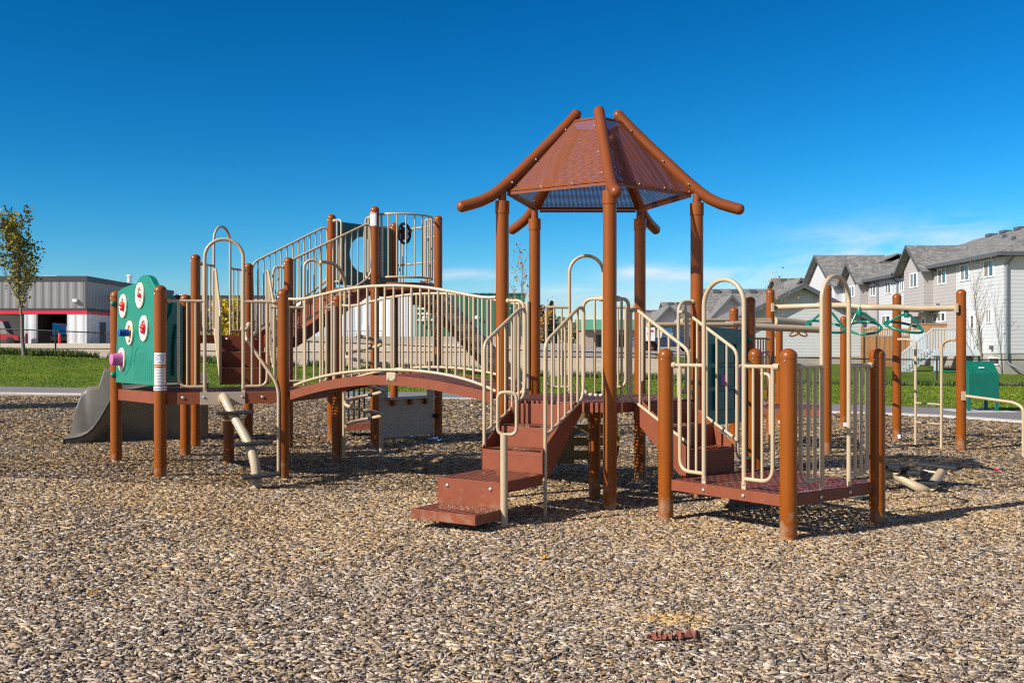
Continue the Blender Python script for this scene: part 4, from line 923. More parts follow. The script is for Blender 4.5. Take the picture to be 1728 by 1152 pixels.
guard(eT31, [[(566, 3.40), (576, 3.40), (576, 2.47), (566, 2.47)]], [(569, 2.47, 3.40)], [(565, 3.40)], rad=0.07)
guard(eT31, [[(626, 3.36), (617, 3.36), (617, 2.47), (626, 2.47)]], [(622, 2.47, 3.36)], [(626, 3.36)], rad=0.07)
# balcony bulging out on the front edge
eu = eT12.u; em = (T1+T2)/2-eu*0.09; en = Vector((eu.y, -eu.x)); rad = 0.45
def bc(a, rr=rad): return em+eu*(-rr*math.cos(R(a)))+en*(0.02+rr*0.86*math.sin(R(a)))
mb = MB(); mb.prism([bc(a) for a in range(0, 181, 9)], ZTW-0.07, ZTW+0.035)
bal = obj("balcony_floor", mb, DECK, PS, smooth=40)
mb = MB(); zt, zb = ZTW+1.025, ZTW+0.11
for z in (zt, zb): mb.tube([v3(bc(a), z) for a in range(0, 181, 9)], TR, 10)
for k in range(11): mb.tube([v3(bc(180*k/10), zb), v3(bc(180*k/10), zt)], BR if k % 10 else TR, 8)
mb.tube([v3(T1+eu*0.07, zt), v3(bc(0), zt)], TR, 8); mb.tube([v3(T2-eu*0.07, zt), v3(bc(180), zt)], TR, 8)
obj("balcony_rail", mb, TAN, bal, smooth=50)
guard(eT12, [[(656, 3.22), (645, 3.22), (645, 2.48), (656, 2.48)]], [], [], rad=0.06)
# green panel with round hole at the back of the tower
np_ = Vector((-eT34.u.y, eT34.u.x)); c0 = eT34.at(612); zc = eT34.z(612, 430); rh = 0.285
t0, t1 = 0.09, 0.93; zl, zh = ZTW+0.06, 3.405; N = 40; Lh = eT34.L
ctx = eT34.t(612)
inner = [(ctx+rh/Lh*math.cos(2*math.pi*k/N), zc+rh*math.sin(2*math.pi*k/N)) for k in range(N)]
outer = []
for k in range(N):
    a = 2*math.pi*k/N; dx, dz = math.cos(a), math.sin(a); sc = []
    if dx > 1e-6: sc.append((t1-ctx)*Lh/dx)
    if dx < -1e-6: sc.append((t0-ctx)*Lh/dx)
    if dz > 1e-6: sc.append((zh-zc)/dz)
    if dz < -1e-6: sc.append((zl-zc)/dz)
    s_ = min(sc); outer.append((ctx+dx*s_/Lh, zc+dz*s_))
for ct in ((t0, zl), (t0, zh), (t1, zl), (t1, zh)):
    i = min(range(N), key=lambda k: abs((outer[k][0]-ct[0])*Lh)+abs(outer[k][1]-ct[1])); outer[i] = ct
mb = MB()
for off in (0.02, -0.02):
    for ringp in (outer, inner): mb.v += [tuple(v3(eT34.f(t)+np_*off, z)) for t, z in ringp]
for k in range(N):
    k2 = (k+1) % N
    mb.f += [(k, k2, N+k2, N+k), (2*N+k2, 2*N+k, 3*N+k, 3*N+k2), (k2, k, 2*N+k, 2*N+k2), (N+k, N+k2, 3*N+k2, 3*N+k)]
o = obj("porthole_panel", mb, DKGREEN, PS, smooth=0); o['label'] = "dark green panel with a round hole"
# steering wheel and rear rails, slide exit
sw_c = W(682, 394, 15.85); mb = MB(); axis = Vector((0.75, -0.55, 0)).normalized(); u = axis.cross(Vector((0, 0, 1))); 
mb.tube([sw_c+u*(0.14*math.cos(R(a)))+Vector((0, 0, 0.155*math.sin(R(a)))) for a in range(0, 360, 15)], 0.022, 8, closed=True)
for a in (0, 60, 120): d_ = u*math.cos(R(a))*0.13+Vector((0, 0, 0.145*math.sin(R(a)))); mb.tube([sw_c-d_, sw_c+d_], 0.022, 8)
mb.lathe(sw_c-axis*0.03, [(0.09, 0), (0.10, 0.02), (0.09, 0.045)], 16, axis=axis)
swo = obj("steering_wheel", mb, BLACK, PS); k = MB(); k.tube([sw_c+u*0.1, sw_c+u*0.1-Vector((0, 0, 0.9)), ], 0.014, 8); k.ball(sw_c-u*0.15+Vector((0, 0, 0.05)), 0.03); k.box(sw_c+axis*0.03+u*-0.02, (0.06, 0.012, 0.16), math.atan2(u.y, u.x)); obj("mount", k, TAN, swo)
guard(eT24, [[(735, 3.36), (690, 3.36)], [(735, 3.19), (716, 3.19)], [(735, 2.80), (672, 2.80)]], [(724, 2.45, 3.36), (716, 2.45, 3.36), (680, 2.45, 3.36)], rad=0.05)
# metal slide from the tower down to the right rear
e_s = (T2+T4)/2; ds = Vector((0.93, 0.36)).normalized(); ns = Vector((ds.y, -ds.x))
prof_s = [(0.0, ZTW-0.02), (0.18, ZTW-0.03), (0.40, 2.16), (2.0, 0.56), (2.22, 0.42), (2.5, 0.36), (2.7, 0.35)]
pp = fillet([Vector((s_, z, 0)) for s_, z in prof_s], 0.3, 5); mb = MB(); sd2 = MB()
for i, p in enumerate(pp):
    for o_, dz in ((-0.24, 0.0), (0.24, 0.0)): q = e_s+ds*p.x+ns*o_; mb.v.append(tuple(v3(q, p.y+dz)))
    if i: j = 2*i; mb.f.append((j-2, j, j+1, j-1))
sld = obj("slide", mb, SLIDEM, PS, smooth=60); sld['label'] = "straight metal slide down from the tower"
for o_ in (-0.25, 0.25):
    sb_ = MB(); pv = []
    for p in pp: q = e_s+ds*p.x+ns*o_; pv.append((v3(q, p.y-0.20), v3(q, p.y+0.13), v3(q+ns*0.03*(1 if o_ > 0 else -1), p.y+0.13), v3(q+ns*0.03*(1 if o_ > 0 else -1), p.y-0.20)))
    sb_.v = [tuple(v) for q in pv for v in q]
    for i in range(len(pv)-1):
        for j in range(4): a = i*4+j; b = i*4+(j+1) % 4; sb_.f.append((a, b, b+4, a+4))
    sb_.f += [(0, 1, 2, 3), tuple(len(pv)*4-4+j for j in (3, 2, 1, 0))]
    obj("side_wall", sb_, SLIDESIDE, sld, smooth=40)
    cap_ = MB(); cap_.tube([(q[1]+q[2])/2 for q in pv], 0.028, 8); obj("side_cap", cap_, SLIDEM, sld)
# play counter panel under the tower
ec = Edge(T1+eu*0.05, T2-eu*0.06); nc = en
tL, tR, wz0, wz1, top = 0.0, 1.0, zat(671.5, 14.9), zat(646, 14.9), zat(638, 14.9)+0.25
def pq(t, z, o=0.0): return v3(ec.f(t)+nc*o, z)
zb0 = 0.14
mb = MB()
def pn(t0, t1, z0, z1): mb.slab([pq(t0, z0), pq(t1, z0), pq(t1, z1), pq(t0, z1)], (-nc.x, -nc.y, 0), 0.02)
pn(0.03, 0.97, zb0, wz0); pn(0.03, 0.17, wz0, top); pn(0.86, 0.97, wz0, top)
cpn = obj("counter_panel", mb, PANELTAN, PS, smooth=0); cpn['label'] = "tan shop counter panel under the tower"
sh = MB(); sh.prism([ec.f(0.13)+nc*0.14, ec.f(0.90)+nc*0.14, ec.f(0.90)-nc*0.10, ec.f(0.13)-nc*0.10], wz0-0.005, wz0+0.02); obj("shelf", sh, PANELTAN, cpn, smooth=0, bevel=0.004)
for t in (0.24, 0.53, 0.80): b = MB(); b.box(pq(t, wz0-0.06, 0.03), (0.05, 0.06, 0.08), math.atan2(eu.y, eu.x)); obj("shelf_bracket", b, BROWN, cpn, smooth=0)
kn = MB(); kn.ball(pq(0.985, 0.42, 0.03), 0.05, 10, 6, sc=(1.2, 1, 0.7)); obj("fixing", kn, BLACK, cpn)
# corkscrew climber behind the triangular part
cc = plan(614, 12.95); mb = MB(); turns = 3.8; pts = []
for k in range(int(turns*24)+1):
    a = R(180)-R(15*k); pts.append(v3(cc+Vector((0.245*math.cos(a), 0.245*math.sin(a))), 0.44+1.18*k/(turns*24)))
mb.tube(pts, 0.024, 10); ck = obj("corkscrew_climber", mb, TAN, PS, smooth=60)
mb = MB(); q0 = W(540, 441.5, 12.32); 
mb.tube(fillet([q0, W(566, 444, 12.6), W(583, 468, 12.95), W(581, 560, 12.97), W(580, 772, 12.97)], 0.25, 8), 0.022, 10)
mb.tube([v3(cc+Vector((0.225, 0.0)), -0.1), v3(cc+Vector((0.225, 0.0)), 0.56)], 0.026, 10); obj("support_pole", mb, TAN, ck)
# low dark-barred step guard under the tower
eg = Edge(plan(580, 16.2), plan(640, 16.4)); mb = MB()
for x in (588, 597, 606, 614.5): mb.tube([v3(eg.at(x), 0.28), v3(eg.at(x), 0.92)], 0.017, 8)
mb.tube([v3(eg.at(582), 0.92), v3(eg.at(632), 0.92)], 0.02, 8); gd = obj("low_guard", mb, BLACK, PS)
b = MB(); b.box(v3(eg.at(604), 0.19), (0.46, 0.5, 0.10), 0.1); obj("low_step", b, DECK, gd, smooth=0)
# climbing wall under the back of the five-sided deck
ew = Edge(plan(938, 11.35), plan(1047, 11.35)); mb = MB()
def wcut(x0, x1, y0, y1): 
    z0, z1 = zat(y1, 11.35), zat(y0, 11.35); mb.slab([v3(ew.at(x0), z0), v3(ew.at(x1), z0), v3(ew.at(x1), z1), v3(ew.at(x0), z1)], (0, 1, 0), 0.05)
rows = [660, 705, 716, 730, 738, 752, 760, 775]
for i in range(0, len(rows)): 
    y0 = rows[i]; y1 = rows[i+1] if i+1 < len(rows) else 782
    if i % 2 == 0: wcut(956, 1040, y0, y1)
    else:
        for xa, xb in ((956, 969), (992, 1004), (1027, 1040)): wcut(xa, xb, y0, y1)
wcut(940, 956, 738, 782)
cw = obj("climbing_wall", mb, OLIVE, PS, smooth=0); cw['label'] = "olive climbing wall with oblong hand holes"
ch_ = MB(); pts = [(x, y) for x, y in ((1040, 690), (1043, 712), (1046, 735), (1045.5, 752), (1043, 768), (1040, 782))]
ch_.slab([v3(ew.at(x), zat(y, 11.35)) for x, y in pts], (0, 1, 0), 0.05); obj("curved_edge", ch_, OLIVE, cw, smooth=0)

# ---- right-hand part of the structure behind the low deck
P1265, P1238 = plan(1265.5, 11.7), plan(1238.5, 14.6)
post(P1265, 2.06); post(P1238, 2.06)
gpE = Edge(plan(1188, 10.9), plan(1261, 11.6)); ng = Vector((gpE.u.y, -gpE.u.x))
def gq(t, z, o=0.0): return v3(gpE.f(t)+ng*o, z)
mb = MB(); zt0, zt1, zb0, zb1 = gpE.z(1192, 551), gpE.z(1256, 556), gpE.z(1192, 719), gpE.z(1250, 712)
mb.slab([gq(0.0, zb0), gq(0.98, zb1), gq(0.98, zt1), gq(0.0, zt0)], (-ng.x, -ng.y, 0), 0.06)
gpo = obj("game_panel", mb, DKGREEN, PS, smooth=0, bevel=0.008); gpo['label'] = "dark green game panel with three rows of turning blocks"
bar_ = MB()
for t in (0.30, 0.52, 0.74):
    for k in range(3):
        z = 1.40-0.26*k; lo, hi = z-0.115, z+0.10; bar_.add([], []); bar_.box(gq(t, (lo+hi)/2, 0.02), (0.155, 0.05, hi-lo), math.atan2(gpE.u.y, gpE.u.x))
obj("turning_block", bar_, DKGREEN, gpo, smooth=0, bevel=0.006)
pk_ = MB(); pk_.ball(gq(0.32, 1.10, 0.05), 1, 14, 8, sc=(0.075, 0.012, 0.07)); pk_.ball(gq(0.72, 1.12, 0.05), 1, 12, 8, sc=(0.05, 0.012, 0.055)); obj("pink_spot", pk_, PINK, gpo)
lg = MB(); lg.ball(gq(1.0, 1.55, 0.03), 0.035); lg.ball(gq(1.0, 0.75, 0.03), 0.03); obj("fixing_lug", lg, DKGREEN, gpo)
# low deck at the rear right
DQ = [plan(1262, 14.2), plan(1386, 13.7), plan(1392, 15.2), plan(1300, 15.4)]
deck(DQ, 0.60, label="rear deck on the right, near the overhead wheels")
eq = Edge(plan(1270, 14.9), plan(1300, 15.0))
guard(eq, [[(1275, 1.60), (1296, 1.60)], [(1275, 0.85), (1296, 0.85)]], [(1279, 0.85, 1.6), (1283.5, 0.85, 1.6), (1288, 0.85, 1.6), (1292.5, 0.85, 1.6)], [(1296, 1.6)], rad=0.04)
guard(eq, [[(1293, 1.40), (1299, 1.40)], [(1290, 1.40), (1299, 1.34), (1299, 0.75), (1292, 0.66)]], [], rad=0.05)

# ------------------------------------------------------------------ overhead climber with green spinning wheels
OC = thing("overhead_climber", "overhead climber on tall brown posts with green spinning wheels and a tan ladder", "climbing frame", (6.0, 14.5, 0))
Q1, Q2, Q3, Q4 = plan(1300, 15.6), plan(1395, 13.6), plan(1513.5, 15.4), plan(1622, 14.0)
for P, t in ((Q1, 2.385), (Q2, 2.325), (Q3, 2.30), (Q4, 2.285)): post(P, t, OC, r=0.066)
q = plan(1424, 17.8); post(q, 2.03, OC); post(plan(1315, 18.4), 2.02, OC)
for P in (q, plan(1315, 18.4), Q3):
    d = -P.normalized(); lb_ = MB(); lb_.box(v3(P+d*0.062+Vector((0.02, 0)), 0.10), (0.065, 0.02, 0.06), math.atan2(d.y, d.x)+R(90)); obj("base_tag", lb_, WHITE, OC, smooth=0)
def tubes(name, pts, r, m, par, rad=0.1, n=10, closed=False):
    mb = MB(); mb.tube(fillet(pts, rad, 6, closed), r, n, closed=closed); return obj(name, mb, m, par, smooth=60)
bm1 = tubes("beam", [W(1303, 518.5, 15.5), W(1390, 515.5, 15.0), W(1432, 515, 14.6), W(1452, 518, 14.5)], 0.042, TAN, OC, 0.3, 14)
bm2 = tubes("beam", [W(1437, 516.5, 14.7), W(1462, 518.5, 14.4), W(1515, 518.5, 14.3), W(1545, 520.5, 14.2), W(1616, 519.5, 14.0)], 0.042, TAN, OC, 0.3, 14)
tubes("beam", [W(1522, 523, 15.2), W(1556, 523.5, 14.6)], 0.03, TAN, OC)
for (x, y, Y) in ((1303.5, 518.5, 15.45), (1613.5, 519.5, 14.0)):
    b = MB(); b.box(W(x, y, Y-0.05), (0.03, 0.08, 0.13)); obj("clamp", b, TAN, OC, smooth=0)
def wheel(hx, hy, x0, x1, yc, Y, ry, tilt):
    """a triangular-looking hand wheel: hub under the beam, two bent struts and a rim"""
    c = W((x0+x1)/2, yc, Y); r = (x1-x0)/2*Y/FP; hub = W(hx, hy, Y)
    pts = []
    for k in range(0, 360, 12):
        a = R(k); px = r*math.cos(a); pts.append(c+Vector((px, ry*math.sin(a), tilt*px+0.34*ry*math.sin(a))))
    mb = MB(); mb.tube(pts, 0.019, 8, closed=True)
    w = obj("hand_wheel", mb, WHEELG, OC, smooth=60)
    for k in (0, 15):
        p = pts[k]; top = hub+Vector(((p.x-hub.x)*0.28, (p.y-hub.y)*0.28, -0.015)); s_ = MB(); s_.tube(fillet([hub, top, p], 0.05, 4), 0.017, 8); obj("strut", s_, WHEELG, w, smooth=60)
    h = MB(); h.lathe(hub-Vector((0, 0, 0.05)), [(0.028, 0), (0.034, 0.02), (0.034, 0.09), (0.02, 0.13)], 12); obj("hub", h, WHEELG, w)
wheel(1396, 526, 1362, 1425, 551, 14.6, 0.26, -0.10); wheel(1450, 527, 1432, 1485, 553, 14.4, 0.26, 0.14); wheel(1529.5, 530, 1494, 1556, 552, 14.3, 0.22, -0.13)
# ladder between the two nearest posts
mb = MB()
mb.tube(fillet([W(1516, 572.5, 15.3), W(1532, 572.5, 15.1), W(1545, 576, 14.95), W(1545, 760, 14.95)], 0.16, 6), 0.021, 10)
mb.tube(fillet([W(1613, 573, 14.05), W(1602, 573, 14.2), W(1589, 580, 14.35), W(1588.5, 766, 14.35)], 0.14, 6), 0.021, 10)
for y0, y1 in ((679.5, 682.5), (712, 715.5)): mb.tube([W(1545, y0, 14.95), W(1588.5, y1, 14.35)], 0.016, 8)
obj("ladder", mb, TAN, OC, smooth=60)
mb = MB(); mb.tube(fillet([W(1627, 667.5, 13.95), W(1712, 679, 13.2), W(1727, 688, 13.1), W(1727, 800, 13.1)], 0.12, 6), 0.022, 10); gb = obj("grab_bar", mb, TAN, OC, smooth=60)
b = MB(); b.box(W(1626, 667.5, 13.92), (0.05, 0.03, 0.125)); obj("clamp", b, TAN, gb, smooth=0)
# ring track behind: rails and hanging hand rings
mb = MB()
for (xa, ya, Ya), (xb, yb, Yb), r in (((1150, 541, 14.6), (1300, 540.5, 15.4), 0.035), ((1092, 548, 13.4), (1236, 547.5, 13.8), 0.035), ((1268, 551, 13.2), (1384, 556, 13.6), 0.048), ((1226, 547, 13.8), (1300, 545, 14.2), 0.042), ((1306, 542, 16.0), (1364, 548, 16.5), 0.075)):
    mb.tube([W(xa, ya, Ya), W(xb, yb, Yb)], r, 12)
rt_ = obj("ring_track", mb, TAN, OC, smooth=60)
for x in (1342, 1354):
    mb = MB(); c = W(x, 562, 14.6); mb.tube([c+Vector((0.075*math.cos(R(a)), 0.02, 0.035*math.sin(R(a))+(0.03*math.cos(R(a))*(1 if x < 1348 else -1)))) for a in range(0, 360, 24)], 0.012, 8, closed=True); obj("hand_ring", mb, BROWN, rt_, smooth=60)

# ------------------------------------------------------------------ low curved stepping beam
SB = thing("stepping_beam", "low curved tan stepping beam with black rubber pads on the chips", "balance beam", (3.9, 10.0, 0))
tubes("beam", [W(1392, 862, 9.3), W(1402, 851, 9.3), W(1432, 852, 9.35), W(1462, 822, 9.8), W(1494, 797, 10.2), W(1515, 803, 10.15), W(1552, 824, 10.0), W(1568, 825, 10.05), W(1592, 791, 10.45)], 0.046, TAN, SB, 0.22, 16)
for (xa, ya, Ya), (xb, yb, Yb) in (((1478, 783, 10.35), (1527, 790, 10.0)), ((1520, 795, 10.15), (1560, 798, 9.95)), ((1544, 812, 10.15), (1590, 816.5, 9.9)), ((1551, 782, 10.6), (1619, 790, 10.3)), ((1425, 843, 9.5), (1463, 840, 9.3))):
    A3, B3 = W(xa, ya, Ya), W(xb, yb, Yb); u = (B3-A3).normalized(); v = Vector((0, 0, 1)).cross(u).normalized(); w = u.cross(v)
    s_ = MB(); s_.box((A3+B3)/2, ((B3-A3).length, 0.15, 0.035), ax=(u, v, w)); so = obj("pad", s_, BLACK, SB, smooth=0, bevel=0.01)
    k = MB(); k.tube(fillet([A3+u*0.04, A3+u*0.06-w*0.07, B3-u*0.09-w*0.07, B3-u*0.05], 0.05, 5), 0.014, 8); obj("bracket", k, TAN, so)

# ------------------------------------------------------------------ green waste bin by the path
YB = 22.6; BN = thing("waste_bin", "green metal waste bin with sloping hatch on the lawn beside the path", "waste bin", (W(1661, 690, YB).x, YB, gz(W(1661, 690, YB).x, YB)))
binm = pm("bin_green", (0.004, 0.135, 0.09), 0.45, 0.12, 4, scratch=0.1)
x0, x1 = W(1634.5, 0, YB).x, W(1686, 0, YB).x; zb_, zt_, zk = zat(672, YB), zat(609.5, YB), zat(630, YB); dp = 0.62
mb = MB(); mb.prism([(x0, YB), (x1, YB), (x1, YB+dp), (x0, YB+dp)], zb_, zk); obj("body", mb, binm, BN, smooth=0, bevel=0.01)
mb = MB(); s_ = 0.30
mb.add([(x0, YB, zk), (x1, YB, zk), (x1, YB+s_, zt_), (x0, YB+s_, zt_), (x0, YB+dp, zk), (x1, YB+dp, zk), (x1, YB+dp, zt_), (x0, YB+dp, zt_)],
       [(0, 1, 2, 3), (3, 2, 6, 7), (4, 7, 6, 5), (0, 3, 7, 4), (1, 5, 6, 2), (0, 4, 5, 1)]); obj("hatch", mb, binm, BN, smooth=0, bevel=0.012)
mb = MB(); mb.box(((x0+x1)/2+0.0, YB+0.115, zk+0.13), (0.12, 0.04, 0.03)); obj("handle", mb, WHITE, BN, smooth=0, bevel=0.006)
for x in (x0+0.03, x1-0.03):
    for y in (YB+0.05, YB+dp-0.05): mb = MB(); mb.bx(x-0.03, x+0.03, y-0.03, y+0.03, gz(x, y)-0.05, zb_+0.02); mb.bx(x-0.05, x+0.07, y-0.05, y+0.05, gz(x, y), gz(x, y)+0.05); obj("leg", mb, binm, BN, smooth=0)
mb = MB(); xp, yp = W(1661, 0, YB).x, YB+0.3; mb.bx(xp-0.62, xp+0.62, yp-0.55, yp+0.5, gz(xp, yp)-0.1, gz(xp, yp)+0.035); tag(obj("concrete_pad", mb, conc, None, smooth=0), kind='structure')

# small things lying on the chips
rr_ = random.Random(5); mb = MB(); N = 22; x0_, x1_ = W(1094, 0, 4.83).x, W(1184, 0, 4.83).x
for i in range(N):                                                  # a crumpled strip: uneven folds, wider at its right half
    t = i/(N-1); w_ = (0.004+0.014*math.sin(math.pi*t)**0.7*(0.5+0.8*t))*rr_.uniform(0.6, 1.3)*(0.25 if t > 0.9 else 1); x = x0_+(x1_-x0_)*t; yc_ = 4.83+0.05*t+rr_.uniform(-0.012, 0.012); z = gz(x, yc_)+0.034
    for q, hz_ in ((-1, 0.0), (-0.4, rr_.uniform(0.0, 0.03)), (0.3, rr_.uniform(-0.01, 0.018)), (1, rr_.uniform(0.0, 0.035))): mb.v.append((x+rr_.uniform(-0.006, 0.006), yc_+q*w_, z+hz_))
    if i:
        o = 4*i
        for j in range(3): mb.f.append((o-4+j, o+j, o+j+1, o-3+j))
clothm = pm("faded_red_cloth", (0.22, 0.065, 0.042), 0.8, 0.2, 40)
o = obj("ribbon", mb, clothm, None, smooth=0); sm = o.modifiers.new("thickness", 'SOLIDIFY'); sm.thickness = 0.002
tag(o, "crumpled faded red cloth scrap lying on the grey wood chips", "cloth scrap")
mb = MB(); mb.tube([W(1678, 790, 11.6), W(1692, 794.5, 11.5)], 0.006, 8); tag(obj("drinking_straw", mb, pm("hot_pink", (0.7, 0.03, 0.12), 0.4), None), "thin pink plastic straw lying on the chips at the right", "straw")
leafm = pm("autumn_leaf", (0.62, 0.28, 0.02), 0.6, 0.25, 60)
def leaf(x, y, s, lab):
    Y = CZ*FP/(y-HY); P = W(x, y, Y); P.z = gz(P.x, P.y)+0.045; m = MB(); n = 9
    m.v = [tuple(P+Vector((s*math.cos(2*math.pi*k/n)*(1 if k % 2 else 0.6), s*math.sin(2*math.pi*k/n)*(1 if k % 2 else 0.6), 0.012*math.sin(k*1.7)))) for k in range(n)]+[tuple(P+Vector((0, 0, -0.006)))]
    m.f = [(k, (k+1) % n, n) for k in range(n)]; o = obj("fallen_leaf", m, leafm, None, smooth=0); sm = o.modifiers.new("thickness", 'SOLIDIFY'); sm.thickness = 0.001
    tag(o, lab, "leaf", "fallen leaves on the chips")
leaf(917, 947, 0.035, "curled yellow leaf on the chips in front of the stairs"); leaf(157, 1009, 0.028, "small orange leaf on the chips near the lower left corner"); leaf(1062, 898, 0.022, "yellow leaf between the stairs and the lowest deck")
mb = MB()
for k, (x, y) in enumerate(((728, 736), (735, 734), (742, 737))): mb.tube([W(x, y+4, 14.6)+Vector((0.035*math.cos(R(a)), 0.035*math.sin(R(a)), 0.012*math.sin(R(a)*2+k))) for a in range(0, 360, 30)], 0.006, 6, closed=True)
tag(obj("toy_band", mb, pm("blue_band", (0.02, 0.2, 0.5), 0.5), None), "blue plastic band left on the chips under the tower", "toy")

# ------------------------------------------------------------------ chain link fence
fm, n_, l_, b_ = new_mat("black_chain_link"); tc = n_.new('ShaderNodeTexCoord'); sp_ = n_.new('ShaderNodeSeparateXYZ'); l_.new(tc.outputs['UV'], sp_.inputs[0])
hs = []
for op in ('ADD', 'SUBTRACT'):
    a = n_.new('ShaderNodeMath'); a.operation = op; l_.new(sp_.outputs[0], a.inputs[0]); l_.new(sp_.outputs[1], a.inputs[1])
    d = n_.new('ShaderNodeMath'); d.operation = 'DIVIDE'; d.inputs[1].default_value = 0.10; l_.new(a.outputs[0], d.inputs[0])
    f = n_.new('ShaderNodeMath'); f.operation = 'PINGPONG'; f.inputs[1].default_value = 0.5; l_.new(d.outputs[0], f.inputs[0])
    c = n_.new('ShaderNodeMath'); c.operation = 'LESS_THAN'; c.inputs[1].default_value = 0.042; l_.new(f.outputs[0], c.inputs[0]); hs.append(c)
mxx = n_.new('ShaderNodeMath'); mxx.operation = 'MAXIMUM'; l_.new(hs[0].outputs[0], mxx.inputs[0]); l_.new(hs[1].outputs[0], mxx.inputs[1])
tr = n_.new('ShaderNodeBsdfTransparent'); ms = n_.new('ShaderNodeMixShader'); l_.new(mxx.outputs[0], ms.inputs[0]); l_.new(tr.outputs[0], ms.inputs[1]); l_.new(b_.outputs[0], ms.inputs[2]); l_.new(ms.outputs[0], n_['Material Output'].inputs['Surface'])
b_.inputs['Base Color'].default_value = (0.02, 0.02, 0.022, 1); b_.inputs['Roughness'].default_value = 0.5
FN = thing("chain_link_fence", "low black chain link fence along the far edge of the lawn", "fence", (0, 46.5, 0))
DARK = pm("black_fence_steel", (0.018, 0.018, 0.02), 0.5, 0.1)
pts = dense(FENCE, 4); HF = 1.22; s_acc = 0; mesh = MB(); uvs = []; rail = []
for i, p in enumerate(pts):
    z = gz(*p); rail.append((p[0], p[1], z+HF)); mesh.v += [(p[0], p[1], z), (p[0], p[1], z+HF)]
    if i: s_acc += (Vector(p)-Vector(pts[i-1])).length; mesh.f.append((2*i-2, 2*i, 2*i+1, 2*i-1))
    uvs += [(s_acc, 0.0), (s_acc, HF)]
fo = obj("wire_mesh", mesh, fm, FN, smooth=0)
ul = fo.data.uv_layers.new(name="uv")
for lp in fo.data.loops: ul.data[lp.index].uv = uvs[lp.vertex_index]
mb = MB(); mb.tube(rail, 0.028, 8); mb.tube([(p[0], p[1], gz(*p)+0.08) for p in pts], 0.012, 6); obj("top_rail", mb, DARK, FN)
x = -44.0
posts_x = [-27, -24.2, -21.55, -18.6, -15.6, -12.6, -9.6, -6.6, -3.6, -0.6, 2.4, 5.1, 7.4, 9.6, 12.0, 14.4, 16.9, 19.2, 21.6, 24.2]
for x in posts_x: y = fence_y(x); mb = MB(); mb.tube([(x, y, gz(x, y)-0.2), (x, y, gz(x, y)+HF+0.05)], 0.04, 8); obj("post", mb, DARK, FN)

# ------------------------------------------------------------------ trees and plants
barkm = pm("grey_bark", (0.20, 0.16, 0.12), 0.9, 0.25, 12, bump=0.6, bscale=40)
def leafmat(nm, a, b, sc=1.2):
    return pm(nm, a, 0.65, 0.3, sc, var2=b, spec=0.3)
def grow(P, H, r0, seed, nb, spread, up, first=0.25, levels=2, droop=0.0):
    """a tapered trunk with limbs; returns the wood mesh and the twig points"""
    rd = random.Random(seed); mb = MB(); tips = []
    def limb(p, d, L, r, lv):
        pts, rs = [p], [r]; q = p; n = 6
        for i in range(n):
            d = (d+Vector((rd.gauss(0, 0.10), rd.gauss(0, 0.10), 0.06*up-droop))).normalized(); q = q+d*(L/n); pts.append(q); rs.append(r*(1-0.85*(i+1)/n))
            if lv <= levels-1: tips.append((q, lv))
        mb.tube(pts, r, 6 if lv else 8, r2=[max(x_, 0.004) for x_ in rs])
        if lv < levels:
            for k in range(nb if lv == 0 else max(3, nb//3)):
                t = first+(0.98-first)*(k+rd.random()*0.6)/(nb if lv == 0 else max(3, nb//3)); t = min(t, 0.97)
                i = min(int(t*n), n-1); b0 = pts[i].lerp(pts[i+1], t*n-i); a = rd.uniform(0, 2*math.pi) if lv == 0 else rd.uniform(0, 6.28)
                side = Vector((math.cos(a), math.sin(a), 0)); dd = (side*spread+Vector((0, 0, up))).normalized() if lv == 0 else (d*0.7+side*0.6+Vector((0, 0, 0.3*up))).normalized()
                limb(b0, dd, L*(0.42*(1.1-0.55*t) if lv == 0 else 0.5), max(r*(1-0.8*t)*0.5, 0.006), lv+1)
        else: tips.append((q, lv))
    limb(Vector(P), Vector((0, 0, 1)), H, r0, 0)
    return mb, tips
def leaves(tips, n, s, sig, seed, zmin=-9e9):
    rd = random.Random(seed); mb = MB()
    for _ in range(n):
        q = rd.choice(tips)[0]; p = q+Vector((rd.gauss(0, sig), rd.gauss(0, sig), rd.gauss(0, sig)))
        if p.z < zmin: continue
        u = Vector((rd.gauss(0, 1), rd.gauss(0, 1), rd.gauss(0, 1))).normalized(); v = u.orthogonal().normalized(); w = u.cross(v)
        a = rd.uniform(0, 6.28); e = v*math.cos(a)+w*math.sin(a); f = u.cross(e); k = s*rd.uniform(0.6, 1.3)
        mb.add([p-e*k, p+f*k*0.6, p+e*k, p-f*k*0.6], [(0, 1, 2, 3)])
    return mb
def tree(name, P, H, r0, seed, nb, spread, up, leafm_, nl, ls, sig, label, cat='tree', group=None, first=0.25, zcut=0.3, levels=2, extra=None):
    g = gz(P[0], P[1]); T = thing(name, label, cat, (P[0], P[1], g), group)
    wood, tips = grow((P[0], P[1], g-0.1), H, r0, seed, nb, spread, up, first, levels)
    obj("trunk", wood, barkm, T, smooth=60)
    tl = [t for t in tips if t[1] >= 1 or t[0].z > g+H*0.8]
    if nl: obj("crown", leaves(tl, nl, ls, sig, seed+1, g+H*zcut), leafm_, T, smooth=0)
    return T
lm_left = leafmat("olive_yellow_leaf", (0.06, 0.085, 0.008), (0.34, 0.26, 0.02), 0.9)
tree("young_maple", plan(41, 46.0), 5.55, 0.10, 11, 24, 0.5, 1.0, lm_left, 2600, 0.085, 0.11, "young maple with yellowing leaves standing by the wire fence", first=0.36, zcut=0.40)
tree('shade_tree', (-16.4, 21.6), 3.9, 0.09, 77, 20, 0.8, 0.5, lm_left, 5200, 0.11, 0.25, 'small leafy tree just outside the left edge, shading the chips', first=0.35, zcut=0.40)
